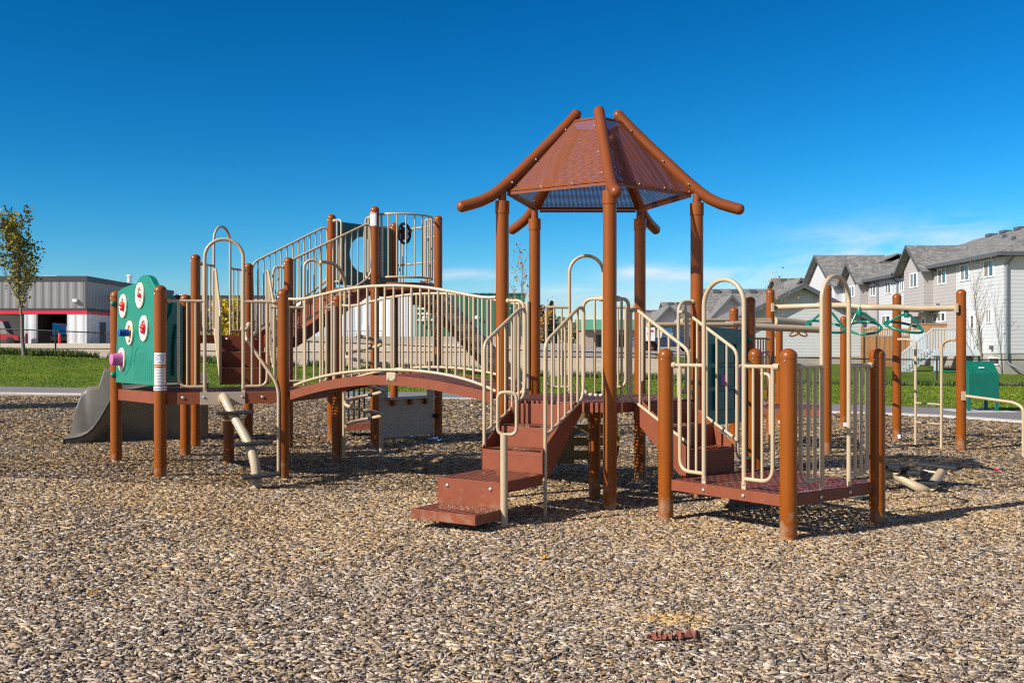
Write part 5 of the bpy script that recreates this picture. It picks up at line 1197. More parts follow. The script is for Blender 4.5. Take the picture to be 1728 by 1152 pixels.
lm_or = leafmat("orange_leaf", (0.30, 0.14, 0.02), (0.55, 0.26, 0.03), 2)
tree("sparse_sapling", plan(876, 62), 5.6, 0.06, 21, 12, 0.35, 1.0, lm_or, 120, 0.10, 0.22, "thin sapling with a few orange leaves behind the roofed deck", first=0.3)
lm_ye = leafmat("yellow_leaf", (0.42, 0.24, 0.02), (0.60, 0.38, 0.03), 2)
tree("yellow_shrub", plan(910, 78), 3.2, 0.06, 22, 10, 0.35, 0.9, lm_or, 330, 0.11, 0.22, "orange yellow bush seen past the rear post of the roofed deck", first=0.1, zcut=0.05)
tree("bare_sapling", plan(1656, 48.3), 4.9, 0.06, 31, 16, 0.45, 1.0, lm_or, 40, 0.05, 0.1, "bare leafless sapling in front of the grey townhouse", first=0.12)
tree("bare_sapling", plan(1316, 56), 4.7, 0.06, 33, 12, 0.4, 1.0, lm_or, 50, 0.07, 0.16, "bare sapling with a few orange leaves beside the garage", first=0.25)
tree("bare_sapling", plan(437, 60), 4.6, 0.05, 34, 12, 0.3, 1.0, lm_or, 0, 0.07, 0.16, "bare sapling behind the bridge posts at the left", first=0.2)
lm_y2 = leafmat("yellow_green_leaf", (0.20, 0.20, 0.015), (0.62, 0.42, 0.02), 0.8)
tree("yellow_tree", plan(385, 120), 4.3, 0.15, 41, 18, 0.8, 0.6, lm_y2, 2600, 0.22, 0.45, "round yellow autumn tree seen through the left arch", first=0.1, zcut=0.0)
tree("yellow_tree", plan(404, 128), 4.8, 0.15, 42, 18, 0.7, 0.6, lm_y2, 2400, 0.22, 0.45, "second yellow autumn tree, right beside the first", first=0.1, zcut=0.0)
lm_sp = leafmat("spruce_needles", (0.012, 0.030, 0.016), (0.035, 0.06, 0.03), 0.5)
def spruce(P, H, seed, label):
    g = gz(*P); T = thing("spruce_tree", label, "tree", (P[0], P[1], g)); rd = random.Random(seed); mb = MB(); mb.tube([(P[0], P[1], g), (P[0], P[1], g+H)], 0.15, 8, r2=[0.18, 0.02]); obj("trunk", mb, barkm, T)
    m = MB()
    for k in range(2200):
        h = rd.random()**0.8; a = rd.uniform(0, 6.28); rr = (1-h)*H*0.23*(0.5+0.5*rd.random())*(1+0.15*math.sin(h*40)); p = Vector((P[0]+rr*math.cos(a), P[1]+rr*math.sin(a), g+0.3+h*(H-0.3)-rr*0.25)); o = Vector((math.cos(a), math.sin(a), -0.4))*0.32; w = Vector((-math.sin(a), math.cos(a), 0.2))*0.16
        m.add([p-o*0.4, p+w, p+o, p-w], [(0, 1, 2, 3)])
    obj("crown", m, lm_sp, T, smooth=0)
spruce(plan(370, 140), 6.5, 51, "tall dark spruce beyond the yellow trees"); spruce(plan(391, 150), 5.2, 52, "shorter dark spruce right of the tall one")
spruce(plan(931, 150), 6.6, 53, "dark spruce left of the green roofed house"); spruce(plan(915, 160), 6.0, 54, "dark spruce partly behind the orange bush")
lm_hz = leafmat("far_foliage", (0.03, 0.055, 0.02), (0.12, 0.12, 0.03), 0.06)
def treeline():
    rd = random.Random(5); m = MB()
    for k in range(26000):
        x = rd.uniform(-230, 230); y = 330+rd.uniform(-12, 12); H = 6.5+2.5*math.sin(x*0.13)+1.6*math.sin(x*0.37+1)+1.0*math.sin(x*0.9); z = gz(x, y)-1+rd.random()**0.7*H; s_ = rd.uniform(0.5, 1.1)
        p = Vector((x, y, z)); a = rd.uniform(0, 6.28); u = Vector((math.cos(a), math.sin(a)*0.6, rd.uniform(-0.4, 0.4)))*s_; w = Vector((-math.sin(a)*0.5, 0.3, 0.8))*s_*0.8
        m.add([p-u, p-w, p+u, p+w], [(0, 1, 2, 3)])
    tag(obj("treeline", m, lm_hz, None, smooth=0), 'far line of mixed trees along the horizon', 'trees', kind='stuff')
treeline()

# ------------------------------------------------------------------ houses on the right
SIDE_W = siding("white_grey_siding", (0.55, 0.555, 0.56)); SIDE_B = siding("taupe_siding", (0.42, 0.385, 0.37)); SIDE_G = siding("pale_garage_siding", (0.56, 0.56, 0.55))
SHING = None
def shingles():
    m, n, l, b = new_mat("grey_shingles"); tc = n.new('ShaderNodeTexCoord'); mp = n.new('ShaderNodeMapping'); mp.inputs['Scale'].default_value = (4.5, 4.5, 12.0); l.new(tc.outputs['Object'], mp.inputs[0])
    v = n.new('ShaderNodeTexVoronoi'); v.inputs['Scale'].default_value = 1.0; l.new(mp.outputs[0], v.inputs['Vector']); s_ = n.new('ShaderNodeSeparateColor'); l.new(v.outputs['Color'], s_.inputs[0])
    rp = n.new('ShaderNodeValToRGB'); e = rp.color_ramp.elements; e[0].color = (0.13, 0.122, 0.115, 1); e[1].color = (0.27, 0.255, 0.235, 1); k = e.new(0.6); k.color = (0.175, 0.166, 0.156, 1)
    l.new(s_.outputs[0], rp.inputs[0]); l.new(rp.outputs[0], b.inputs['Base Color']); b.inputs['Roughness'].default_value = 0.95; return m
SHING = shingles()
FASC = pm("dark_grey_trim", (0.085, 0.095, 0.105), 0.6, 0.08); FOUND = pm("concrete_foundation", (0.36, 0.33, 0.28), 0.9, 0.12, 1.5, bump=0.2)
FRAME = pm("white_window_frame", (0.80, 0.80, 0.80), 0.5, 0.03); BLIND = pm("beige_blind", (0.22, 0.20, 0.17), 0.3, 0.08, 3); PIPE = pm("grey_downpipe", (0.16, 0.18, 0.20), 0.5, 0.05)
GLASS, gn, gl_, gb_ = new_mat("window_glass"); gb_.inputs['Base Color'].default_value = (0.03, 0.06, 0.09, 1); gb_.inputs['Roughness'].default_value = 0.04; gb_.inputs['Metallic'].default_value = 0.0; gb_.inputs['Specular IOR Level'].default_value = 1.0; gb_.inputs['IOR'].default_value = 2.4
nz = gn.new('ShaderNodeTexNoise'); nz.inputs['Scale'].default_value = 0.8; tcg = gn.new('ShaderNodeTexCoord'); gl_.new(tcg.outputs['Object'], nz.inputs['Vector']); bpg = gn.new('ShaderNodeBump'); bpg.inputs['Strength'].default_value = 0.05; gl_.new(nz.outputs['Fac'], bpg.inputs['Height']); gl_.new(bpg.outputs[0], gb_.inputs['Normal'])

def window(par, face, a0, a1, z0, z1, pos, n=2, blind=True, name="window"):
    """face 'x': in a wall x=pos looking to -X, a is y; face 'y': in a wall y=pos looking to -Y, a is x"""
    def bx(mb, p0, p1, q0, q1, d0, d1):
        if face == 'x': mb.bx(pos-d1, pos-d0, p0, p1, q0, q1)
        else: mb.bx(p0, p1, pos-d1, pos-d0, q0, q1)
    f = MB(); w = 0.07
    bx(f, a0, a1, z0, z0+w, -0.02, 0.05); bx(f, a0, a1, z1-w, z1, -0.02, 0.05)
    xs_ = [a0, a1-w] if n == 1 else [a0+(a1-a0-w)*i/n for i in range(n+1)]
    for x in xs_: bx(f, x, x+w, z0+w+0.002, z1-w-0.002, -0.02, 0.045)
    fo_ = obj(name, f, FRAME, par, smooth=0)
    m_ = n if n > 1 else 1
    for i in range(m_):
        p = MB(); bx(p, xs_[i]+w+0.003, xs_[i+1]-0.003, z0+w+0.003, z1-w-0.003, -0.02, 0.015)
        isb = blind and ((i % 2 == 1) if face == 'x' else i % 2 == 0)
        obj("pane", p, BLIND if isb else GLASS, fo_, smooth=0)
    return fo_
def door(par, face, a0, a1, z0, z1, pos):
    f = MB()
    def bx(mb, p0, p1, q0, q1, d0, d1):
        if face == 'x': mb.bx(pos-d1, pos-d0, p0, p1, q0, q1)
        else: mb.bx(p0, p1, pos-d1, pos-d0, q0, q1)
    bx(f, a0, a1, z0, z1, -0.02, 0.04); o = obj("door", f, FRAME, par, smooth=0)
    p = MB(); bx(p, a0+0.2, a1-0.2, z0+0.9, z1-0.25, 0.042, 0.05); obj("pane", p, GLASS, o, smooth=0); return o
def roof_gable_x(mb, x0, x1, ya, yb, ze, zr, ov=0.35, th=0.14):
    """ridge along X, gables facing +-X"""
    ym = (ya+yb)/2; s_ = (zr-ze)/((yb-ya)/2); zo = ze-s_*ov
    for sg in (-1, 1):
        y_e = ya-ov if sg < 0 else yb+ov
        pl = [(x0, y_e, zo), (x1, y_e, zo), (x1, ym, zr), (x0, ym, zr)]; mb.slab(pl, (0, 0, 1), th)
def wallprism(mb, poly, z0, z1): mb.prism(poly, z0, z1)

X0, XR = 24.3, 33.5
def block(name, label, ya, yb, ze, zr, z0, hip_near, bumps, wins, grp="row of grey townhouses"):
    T = thing(name, label, "townhouse", ((X0+XR)/2, ya, z0), grp)
    mb = MB(); mb.bx(X0, XR, ya, yb, z0+0.95, ze+0.05); obj("wall", mb, SIDE_W, T, smooth=0)
    mb = MB(); mb.bx(X0+0.03, XR-0.03, ya+0.03, yb-0.03, z0-1.2, z0+0.95); obj("foundation", mb, FOUND, T, smooth=0)
    xm = (X0+XR)/2; ov = 0.45; sl_ = (zr-ze)/(xm-X0); zo = ze-sl_*ov*0.5; yn = ya-ov; yh = ya+3.6 if hip_near else ya-ov; yf = yb+0.15
    A, B_2, C, D_ = Vector((X0-ov, yn, zo)), Vector((XR+ov, yn, zo)), Vector((XR+ov, yf, zo)), Vector((X0-ov, yf, zo)); Rn, Rf = Vector((xm, yh, zr)), Vector((xm, yf, zr))
    mb = MB(); mb.slab([A, Rn, Rf, D_], (0, 0, 1), 0.10); mb.slab([B_2, C, Rf, Rn], (0, 0, 1), 0.10)
    if hip_near: mb.slab([A, B_2, Rn], (0, 0, 1), 0.10)
    rf = obj("roof", mb, SHING, T, smooth=0)
    fc = MB(); fc.bx(X0-ov-0.10, X0-ov+0.02, yn, yf, zo-0.10, zo+0.09)                    # gutter along the eaves
    if hip_near: fc.bx(X0-ov, XR+ov, yn-0.10, yn+0.02, zo-0.10, zo+0.09)
    obj("gutter", fc, FASC, rf, smooth=0)
    so = MB(); so.bx(X0-ov, X0, yn, yf, zo-0.10, zo-0.06); so.bx(X0-ov, XR+ov, yn, ya, zo-0.10, zo-0.061); obj("soffit", so, FASC, rf, smooth=0)
    for (y0, y1, xb, zp, zlow, mat_) in bumps:
        b = MB(); ym = (y0+y1)/2; b.bx(xb, X0+0.6, y0, y1, zlow, ze); 
        b.slab([(xb, y0, ze), (xb, y1, ze), (xb, ym, zp-0.18)], (1, 0, 0), 0.2)
        bo = obj("bay", b, mat_, T, smooth=0)
        g = MB(); roof_gable_x(g, xb-0.45, xm-0.2, y0, y1, ze, zp, 0.40, 0.10); obj("bay_roof", g, SHING, bo, smooth=0)
        tr_ = MB()
        for sg in (-1, 1):
            ye = y0-0.45 if sg < 0 else y1+0.45; s2_ = (zp-ze)/((y1-y0)/2); zo2 = ze-s2_*0.40; dirv = Vector((0, ym-ye, zp-zo2)).normalized()
            tr_.slab([(xb-0.50, ye, zo2-0.06), (xb-0.50, ym, zp-0.06), (xb-0.50, ym, zp+0.11), (xb-0.50, ye, zo2+0.11)], (1, 0, 0), 0.05)
        obj("barge_board", tr_, FASC, bo, smooth=0)
    for (fc_, a0, a1, zz0, zz1, pos, n) in wins: window(T, fc_, a0, a1, zz0, zz1, pos, n)
    return T, rf
def yx(px, X=X0): return X*FP/(px-CX)
def zy(y, Y): return zat(y, Y)
H1, rf1 = block("townhouse", "nearest grey townhouse with hip roof and white timber deck", 49.2, 62.2, 6.20, 8.15, 0.25, True,
    [(57.4, 60.3, 23.74, 7.45, 3.35, SIDE_B)],
    [('x', yx(1677.5), yx(1660.5), 5.07, 5.98, X0, 2), ('x', yx(1636), yx(1621), 5.07, 5.97, X0, 2), ('x', yx(1597), yx(1583), 5.07, 5.97, X0, 2), ('x', 58.3, 59.35, 5.03, 5.92, 23.74, 2),
     ('x', yx(1674), yx(1664), 2.72, 3.48, X0, 2), ('x', yx(1596), yx(1575), 2.95, 3.5, X0, 3)])
tb = MB(); tb.bx(X0-0.012, X0+0.05, 54.5, 60.5, 1.25, 6.19); obj("taupe_wall", tb, SIDE_B, H1, smooth=0)
door(H1, 'x', yx(1646.5), yx(1637), 1.35, 3.42, X0); door(H1, 'x', yx(1563), yx(1555), 1.35, 3.42, X0)
window(H1, 'x', yx(1687), yx(1668), 0.62, 1.02, X0+0.02, 1, False, "basement_window")
dpm = MB(); xw = X0+0.12; dpm.tube(fillet([(X0+0.35, 48.85, 6.0), (xw, 49.12, 5.6), (xw, 49.12, 0.75), (xw+0.6, 48.3, 0.25), (xw+1.6, 47.8, 0.1)], 0.2, 5), 0.055, 8); obj("downpipe", dpm, PIPE, H1)
mb = MB()
for y in np.linspace(51.5, 60, 6): mb.box((28.9, y, 8.28), (0.5, 0.62, 0.16))
obj("ridge_vent", mb, FASC, rf1, smooth=0)
mb = MB()
for x, y in ((27.2, 55), (26.0, 51.6)): mb.bx(x-0.09, x+0.09, y-0.09, y+0.09, 7.0, 7.75 if x > 27 else 7.25)
obj("vent_pipe", mb, FASC, rf1, smooth=0)
mb = MB()
for x, y in ((27.6, 51.6), (27.4, 50.9), (27.9, 50.8)): mb.lathe((x, y, 7.55), [(0.12, 0), (0.12, 0.45), (0.2, 0.5), (0.06, 0.75)], 10)
obj("flue", mb, BOLT, rf1)
for y in (56.6, 50.3):
    mb = MB(); mb.box((X0-0.08, y, 3.9 if y > 55 else 1.5), (0.16, 0.14, 0.2)); obj("wall_light", mb, FASC, H1, smooth=0)
H2, rf2 = block("townhouse", "middle grey townhouse of the row, one narrow gable", 62.5, 74.6, 6.12, 8.05, 0.45, False,
    [(67.9, 70.9, 23.74, 7.3, 3.3, SIDE_B)],
    [('x', 69.0, 70.0, 5.03, 5.83, 23.74, 2), ('x', yx(1478), yx(1469), 4.95, 5.75, X0, 2), ('x', yx(1504), yx(1494), 4.98, 5.8, X0, 2), ('x', yx(1526), yx(1518.5), 4.98, 5.8, X0, 2), ('x', yx(1503), yx(1488), 2.9, 3.6, X0, 2), ('x', yx(1521), yx(1517), 2.6, 3.5, X0, 1 if False else 2)])
tb = MB(); tb.bx(X0-0.012, X0+0.05, 66.0, 71, 1.4, 6.11); obj("taupe_wall", tb, SIDE_B, H2, smooth=0)
for yy in (62.62, 66.0): dpm = MB(); dpm.tube([(X0-0.4, yy+0.3, 6.0), (X0-0.07, yy, 5.6), (X0-0.07, yy, 1.4)], 0.055, 8); obj("downpipe", dpm, PIPE, H2)
mb = MB()
for y in np.linspace(64, 74, 4): mb.box((27.9, y, 7.75), (0.5, 0.6, 0.35))
obj("ridge_vent", mb, FASC, rf2, smooth=0)
H3, rf3 = block("townhouse", "far grey townhouse with one wide white gable", 74.9, 90, 6.25, 8.5, 0.7, False,
    [(73.2, 80.2, 23.74, 8.55, 2.9, SIDE_W)], [('x', 76.6, 77.6, 5.0, 5.8, 23.74, 2), ('x', 85, 86, 5.0, 5.8, X0, 2)])
H3['group'] = "row of grey townhouses"
def far_house(name, label, x0, x1, ya, depth, ze, zr, gables, z0):
    """ridge along X, gable dormers towards the camera; the walls mostly hidden"""
    T = thing(name, label, "house", ((x0+x1)/2, ya, z0), "far grey roofed houses"); mb = MB(); mb.bx(x0, x1, ya, ya+depth, z0-1, ze); obj("wall", mb, SIDE_W, T, smooth=0)
    r_ = MB(); ym = ya+depth/2; s_ = (zr-ze)/(depth/2)
    for sg in (-1, 1):
        ye = ya-0.5 if sg < 0 else ya+depth+0.5; r_.slab([(x0-0.4, ye, ze-0.5*s_), (x1+0.4, ye, ze-0.5*s_), (x1+0.4, ym, zr), (x0-0.4, ym, zr)], (0, 0, 1), 0.12)
    r_.slab([(x0, ya, ze), (x0, ya+depth, ze), (x0, ym, zr-0.1)], (1, 0, 0), 0.1)
    rf_ = obj("roof", r_, SHING, T, smooth=0)
    fc = MB(); fc.bx(x0-0.4, x1+0.4, ya-0.6, ya-0.48, ze-0.5*s_-0.12, ze-0.5*s_+0.12); obj("gutter", fc, FASC, rf_, smooth=0)
    for (xc, w, zp) in gables:
        g = MB(); zb = ze-0.2; g.slab([(xc-w/2, ya-1.2, zb), (xc+w/2, ya-1.2, zb), (xc, ya-1.2, zp)], (0, 1, 0), 0.15); go = obj("gable", g, SIDE_W, T, smooth=0)
        gr_ = MB(); s2_ = (zp-zb)/(w/2)
        for sg in (-1, 1):
            xe = xc+sg*(w/2+0.4); gr_.slab([(xe, ya-1.9, zb-0.4*s2_), (xe, ym, zb-0.4*s2_), (xc, ym, zp), (xc, ya-1.9, zp)], (0, 0, 1), 0.12)
        obj("gable_roof", gr_, SHING, go, smooth=0)
        tr_ = MB()
        for sg in (-1, 1):
            xe = xc+sg*(w/2+0.45); tr_.slab([(xe, ya-1.95, zb-0.4*s2_-0.18), (xc, ya-1.95, zp-0.18), (xc, ya-1.95, zp+0.14), (xe, ya-1.95, zb-0.4*s2_+0.14)], (0, 1, 0), 0.06)
        obj("barge_board", tr_, FASC, go, smooth=0)
    mb = MB()
    for k in range(4): x = x0+(x1-x0)*(k+0.6)/4.5; mb.box((x, ym-0.7, zr-0.7*s_+0.2), (0.6, 0.5, 0.3))
    obj("roof_vent", mb, FASC, rf_, smooth=0)
    return T
X = lambda px, Y: (px-CX)/FP*Y
far_house("grey_house", "grey roofed house with a steep small gable, left of the garage", X(1200, 92), X(1342, 92), 90, 11, 4.3, 7.05, [(X(1228, 90), 3.6, 6.1)], 1.0)
far_house("grey_house", "grey roofed house with two gables behind the garage roof", X(1322, 100), X(1400, 100), 98, 10, 6.2, 8.6, [(X(1343, 98), 3.0, 8.2)], 1.1)
far_house("grey_house", "grey roofed house further left, seen above the stair rail", X(1128, 118), X(1196, 118), 116, 11, 4.6, 7.0, [(X(1126, 116), 3.4, 6.3)], 1.5)
far_house("grey_house", "farthest grey roofed house at the left end", X(1092, 140), X(1140, 140), 138, 11, 4.4, 6.9, [(X(1108, 138), 3.0, 6.6)], 1.8)

# white timber deck and steps of the nearest townhouse
paint = pm("pale_grey_paint", (0.52, 0.56, 0.58), 0.6, 0.06, 3)
DKX0, DKY, zf = 21.75, 51.4, 1.42
TD = thing("timber_deck", "pale grey painted timber deck with stairs on the nearest townhouse", "deck", (23, 52.5, 0.1))
mb = MB(); mb.bx(DKX0, X0-0.03, DKY, DKY+3.0, zf-0.12, zf); mb.bx(DKX0, X0-0.03, DKY-0.02, DKY+0.02, zf-0.34, zf-0.121); obj("floor", mb, paint, TD, smooth=0)
mb = MB(); mb.bx(DKX0, X0-0.06, DKY, DKY+0.09, zf+1.02, zf+1.10)
for x in np.arange(DKX0+0.07, X0-0.1, 0.155): mb.bx(x-0.045, x+0.045, DKY+0.021, DKY+0.06, zf-0.10, zf+1.018)
for y in np.arange(DKY+1.2, DKY+3.0, 0.16): mb.bx(DKX0, DKX0+0.04, y-0.045, y+0.045, zf-0.1, zf+1.018)
obj("railing", mb, paint, TD, smooth=0)
for x in (DKX0+0.25, X0-0.3): mb = MB(); mb.bx(x-0.1, x+0.1, DKY+0.1, DKY+0.3, -0.6, zf-0.125); obj("leg", mb, paint, TD, smooth=0)
mb = MB(); n = 7
for k in range(n):
    x1_ = DKX0-0.24*k; z = zf-0.19*(k+1)+0.03; mb.bx(x1_-0.27, x1_, DKY+0.08, DKY+1.1, z-0.05, z)
for yy in (DKY+0.04, DKY+1.12): mb.slab([(DKX0, yy, zf), (DKX0, yy, zf-0.30), (DKX0-0.24*n, yy, zf-0.19*n-0.30), (DKX0-0.24*n, yy, zf-0.19*n)], (0, 1, 0), 0.035)
sto = obj("steps", mb, paint, TD, smooth=0)
mb = MB(); mb.slab([(DKX0, DKY-0.01, zf+1.0), (DKX0, DKY-0.01, zf+1.12), (DKX0-0.24*n, DKY-0.01, zf-0.19*n+1.12), (DKX0-0.24*n, DKY-0.01, zf-0.19*n+1.0)], (0, 1, 0), 0.05)
for k in range(11): x = DKX0-0.08-0.15*k; z = zf-0.79*(DKX0-x); mb.bx(x-0.045, x+0.045, DKY+0.0, DKY+0.035, z-0.06, z+1.01)
obj("stair_railing", mb, paint, TD, smooth=0)
# tan board fence between the yards
cedar = pm("cedar_boards", (0.40, 0.20, 0.075), 0.8, 0.25, 3.0, stretch=(4, 4, 0.5), bump=0.2)
WF = thing("board_fence", "orange brown cedar board fence between garage and townhouse yards", "fence", (21.5, 57.5, 0.3))
mb = MB(); ya = 57.0
for k, x in enumerate(np.arange(X(1453, ya), X(1536, ya), 0.15)): mb.bx(x, x+0.14, ya+0.012*(k % 2), ya+0.03+0.012*(k % 2), 0.15, 2.12)
obj("boards", mb, cedar, WF, smooth=0)
mb = MB()
for x in np.arange(X(1453, ya), X(1536, ya), 0.10): mb.bx(x, x+0.05, ya, ya+0.025, 2.20, 2.52)
mb.bx(X(1453, ya), X(1536, ya), ya-0.02, ya+0.04, 2.13, 2.19); mb.bx(X(1453, ya), X(1536, ya), ya-0.02, ya+0.04, 2.525, 2.59); obj("lattice", mb, cedar, WF, smooth=0)
for px in (1454, 1475, 1510, 1535): x = X(px, ya); mb = MB(); mb.bx(x-0.07, x+0.07, ya-0.08, ya-0.021, 0.0, 2.72); obj("post", mb, cedar, WF, smooth=0)
WF2 = thing("privacy_screen", "low cedar privacy screen beside the white timber deck", "screen", (23, 55, 1.0))
mb = MB(); ya = 55.6; mb.bx(X(1541, ya), X(1607, ya), ya, ya+0.05, 1.0, 2.78); mb.bx(X(1540, ya), X(1608, ya), ya-0.03, ya+0.08, 2.785, 2.86); obj("boards", mb, cedar, WF2, smooth=0)
mb = MB(); mb.bx(X(1553, 56.5), X0-0.02, 56.5, 58.0, 3.60, 3.68); tag(obj("porch_roof", mb, FASC, None, smooth=0), "small flat canopy over the rear townhouse door", "canopy")
hose = MB(); hose.tube([(22.0+0.6*math.cos(a), 50.6+0.3*math.sin(a), gz(22, 50.6)+0.08) for a in np.linspace(0, 15, 60)], 0.05, 6); tag(obj("garden_hose", hose, WHEELG, None), "green garden hose coiled below the white timber deck", "hose")
# garage
YG = 60.5; gx0, gx1 = X(1247, YG), X(1456, YG); gm = (gx0+gx1)/2; zge, zgr, zg0 = 3.35, 5.25, 0.95
G = thing("garage", "pale sided garage with dark trimmed gable behind the wheel climber", "garage", (gm, YG, zg0-0.5))
mb = MB(); mb.bx(gx0, gx1, YG, YG+7, zg0, zge); mb.slab([(gx0, YG, zge), (gx1, YG, zge), (gm, YG, zgr-0.1)], (0, 1, 0), 0.3); obj("wall", mb, SIDE_G, G, smooth=0)
mb = MB(); mb.bx(gx0+0.02, gx1-0.02, YG+0.02, YG+6.9, zg0-1.2, zg0); obj("foundation", mb, FOUND, G, smooth=0)
mb = MB(); tr_ = MB(); s_ = (zgr-zge)/((gx1-gx0)/2)
for sg in (-1, 1):
    xe = gm+sg*((gx1-gx0)/2+0.55); ze_ = zge-0.55*s_; mb.slab([(xe, YG-0.6, ze_), (xe, YG+7.4, ze_), (gm, YG+7.4, zgr), (gm, YG-0.6, zgr)], (0, 0, 1), 0.12)
    tr_.slab([(xe, YG-0.66, ze_-0.16), (gm, YG-0.66, zgr-0.16), (gm, YG-0.66, zgr+0.13), (xe, YG-0.66, ze_+0.13)], (0, 1, 0), 0.055)
gro = obj("roof", mb, SHING, G, smooth=0); obj("barge_board", tr_, FASC, gro, smooth=0)
mb = MB(); mb.bx(gx1-0.08, gx1+0.03, YG-0.04, YG+0.06, zg0, zge); obj("corner_trim", mb, PIPE, G, smooth=0)
mb = MB(); mb.tube(fillet([(gx1+0.4, YG-0.5, 2.75), (gx1-0.1, YG-0.08, 2.45), (gx1-0.1, YG-0.08, 0.9)], 0.2, 4), 0.05, 8); obj("downpipe", mb, PIPE, G)

# ------------------------------------------------------------------ left warehouse with red band
RIBG = ribbed("grey_ribbed_metal", (0.20, 0.20, 0.205), 0.9); RIBW = ribbed("white_ribbed_metal", (0.62, 0.64, 0.66), 0.9); REDB = pm("red_metal_band", (0.60, 0.012, 0.03), 0.4, 0.05); DARKT = pm("dark_metal_trim", (0.03, 0.033, 0.04), 0.5, 0.08); CAVE = pm("dark_interior", (0.05, 0.05, 0.052), 0.9, 0.2, 0.3)
YW = 110.0; wx = X(146, YW); zb = zat(581.5, YW)
WH = thing("warehouse", "grey and white metal workshop with a red band and open bays", "workshop", (wx-10, YW, zb))
zred0, zred1, ztop = zat(529.5, YW), zat(524.5, YW), zat(474, YW)
def xw_(px): return X(px, YW)
mb = MB(); mb.bx(xw_(-80), wx, YW, YW+0.4, zred1+0.30, ztop); obj("upper_cladding", mb, RIBG, WH, smooth=0)
mb = MB(); mb.bx(wx-0.4, wx, YW+0.41, YW+28, zred1+0.30, ztop); mb.bx(wx+0.0, wx+14, YW+28.2, YW+28.6, zred1-1.5, ztop-0.5); obj("side_cladding", mb, RIBG, WH, smooth=0)
mb = MB(); mb.bx(xw_(-80), wx+0.08, YW-0.08, YW+0.39, zred0, zred1); mb.bx(wx-0.39, wx+0.08, YW+0.40, YW+28, zred0, zred1); obj("red_band", mb, REDB, WH, smooth=0)
mb = MB(); mb.bx(xw_(-80), wx+0.05, YW-0.05, YW+0.38, zred1+0.005, zred1+0.295); mb.bx(wx-0.38, wx+0.05, YW+0.39, YW+28, zred1+0.005, zred1+0.295)
mb.bx(xw_(-80), wx+0.1, YW-0.1, YW+28.2, ztop+0.002, ztop+0.55); mb.bx(wx-0.1, wx+0.10, YW-0.1, YW-0.06, zred1+0.3, ztop); mb.bx(wx+0.12, wx+14.2, YW+28.0, YW+36, ztop-0.49, ztop-0.1); obj("trim", mb, DARKT, WH, smooth=0)
mb = MB()
for a, b in ((-80, -30), (41, 61), (113, 146)): mb.bx(xw_(a), xw_(b), YW, YW+0.38, zb-1, zred0-0.002)
mb.bx(wx-0.38, wx, YW+0.385, YW+28, zb-1, zred0-0.002); obj("lower_cladding", mb, RIBW, WH, smooth=0)
mb = MB()
for a, b in ((-30, 41), (61, 113)): mb.bx(xw_(a)-0.5, xw_(b)+0.5, YW+11, YW+11.3, zb-1, zred0); mb.bx(xw_(a)-0.5, xw_(b)+0.5, YW+0.39, YW+11, zb-0.3, zb+0.02); 
mb.bx(xw_(-120), wx-0.4, YW+11.31, YW+11.5, zb-1, zred0+1); mb.bx(xw_(-30), xw_(113), YW+0.39, YW+11, zred0+0.01, zred0+0.2); mb.bx(xw_(50)-0.1, xw_(50)+0.1, YW+0.39, YW+11, zb, zred0); obj("bay_interior", mb, CAVE, WH, smooth=0)
mb = MB(); mb.bx(wx-0.02, wx+0.04, YW+3.5, YW+5.2, zb, zb+2.6); obj("side_door", mb, FASC, WH, smooth=0)
mb = MB(); mb.bx(wx+0.01, wx+1.0, YW+7, YW+11.5, zb+5.1, zb+6.0); obj("air_unit", mb, DARKT, WH, smooth=0, bevel=0.15)
mb = MB(); mb.box((xw_(128), YW-0.2, zat(507, YW)), (0.45, 0.35, 0.3)); obj("wall_light", mb, WHITE, WH, smooth=0)
mb = MB(); mb.bx(xw_(8), xw_(40), YW+8, YW+12, ztop+0.55, ztop+1.2); mb.bx(xw_(45), xw_(64), YW+8, YW+12, ztop+0.55, ztop+0.9); mb.lathe((xw_(160), YW+10, ztop+0.5), [(0.25, 0), (0.25, 0.7), (0.4, 0.75), (0.3, 0.9)], 10); obj("roof_unit", mb, WHITE, WH, smooth=0)
mb = MB(); rl = X(326, 150)
mb.slab([(wx+0.3, YW+28.1, ztop-0.3), (wx+22, YW+28.1, ztop-1.6), (wx+22, YW+44, ztop-1.6), (wx+0.3, YW+44, ztop-0.3)], (0, 0, 1), 0.4); obj("rear_roof", mb, RIBW, WH, smooth=0)
for px in (2, 56, 111): x = xw_(px); y = YW-1.5; mb = MB(); mb.lathe((x, y, zb-0.6), [(0.14, 0), (0.14, 1.75), (0.07, 1.85)], 10); tag(obj("bollard", mb, REDB, None), {2: "leftmost red bollard outside the workshop", 56: "red bollard before the white pier left of the open bay", 111: "red bollard at the right edge of the open bay"}[px], "bollard", "red bollards at the workshop bays")
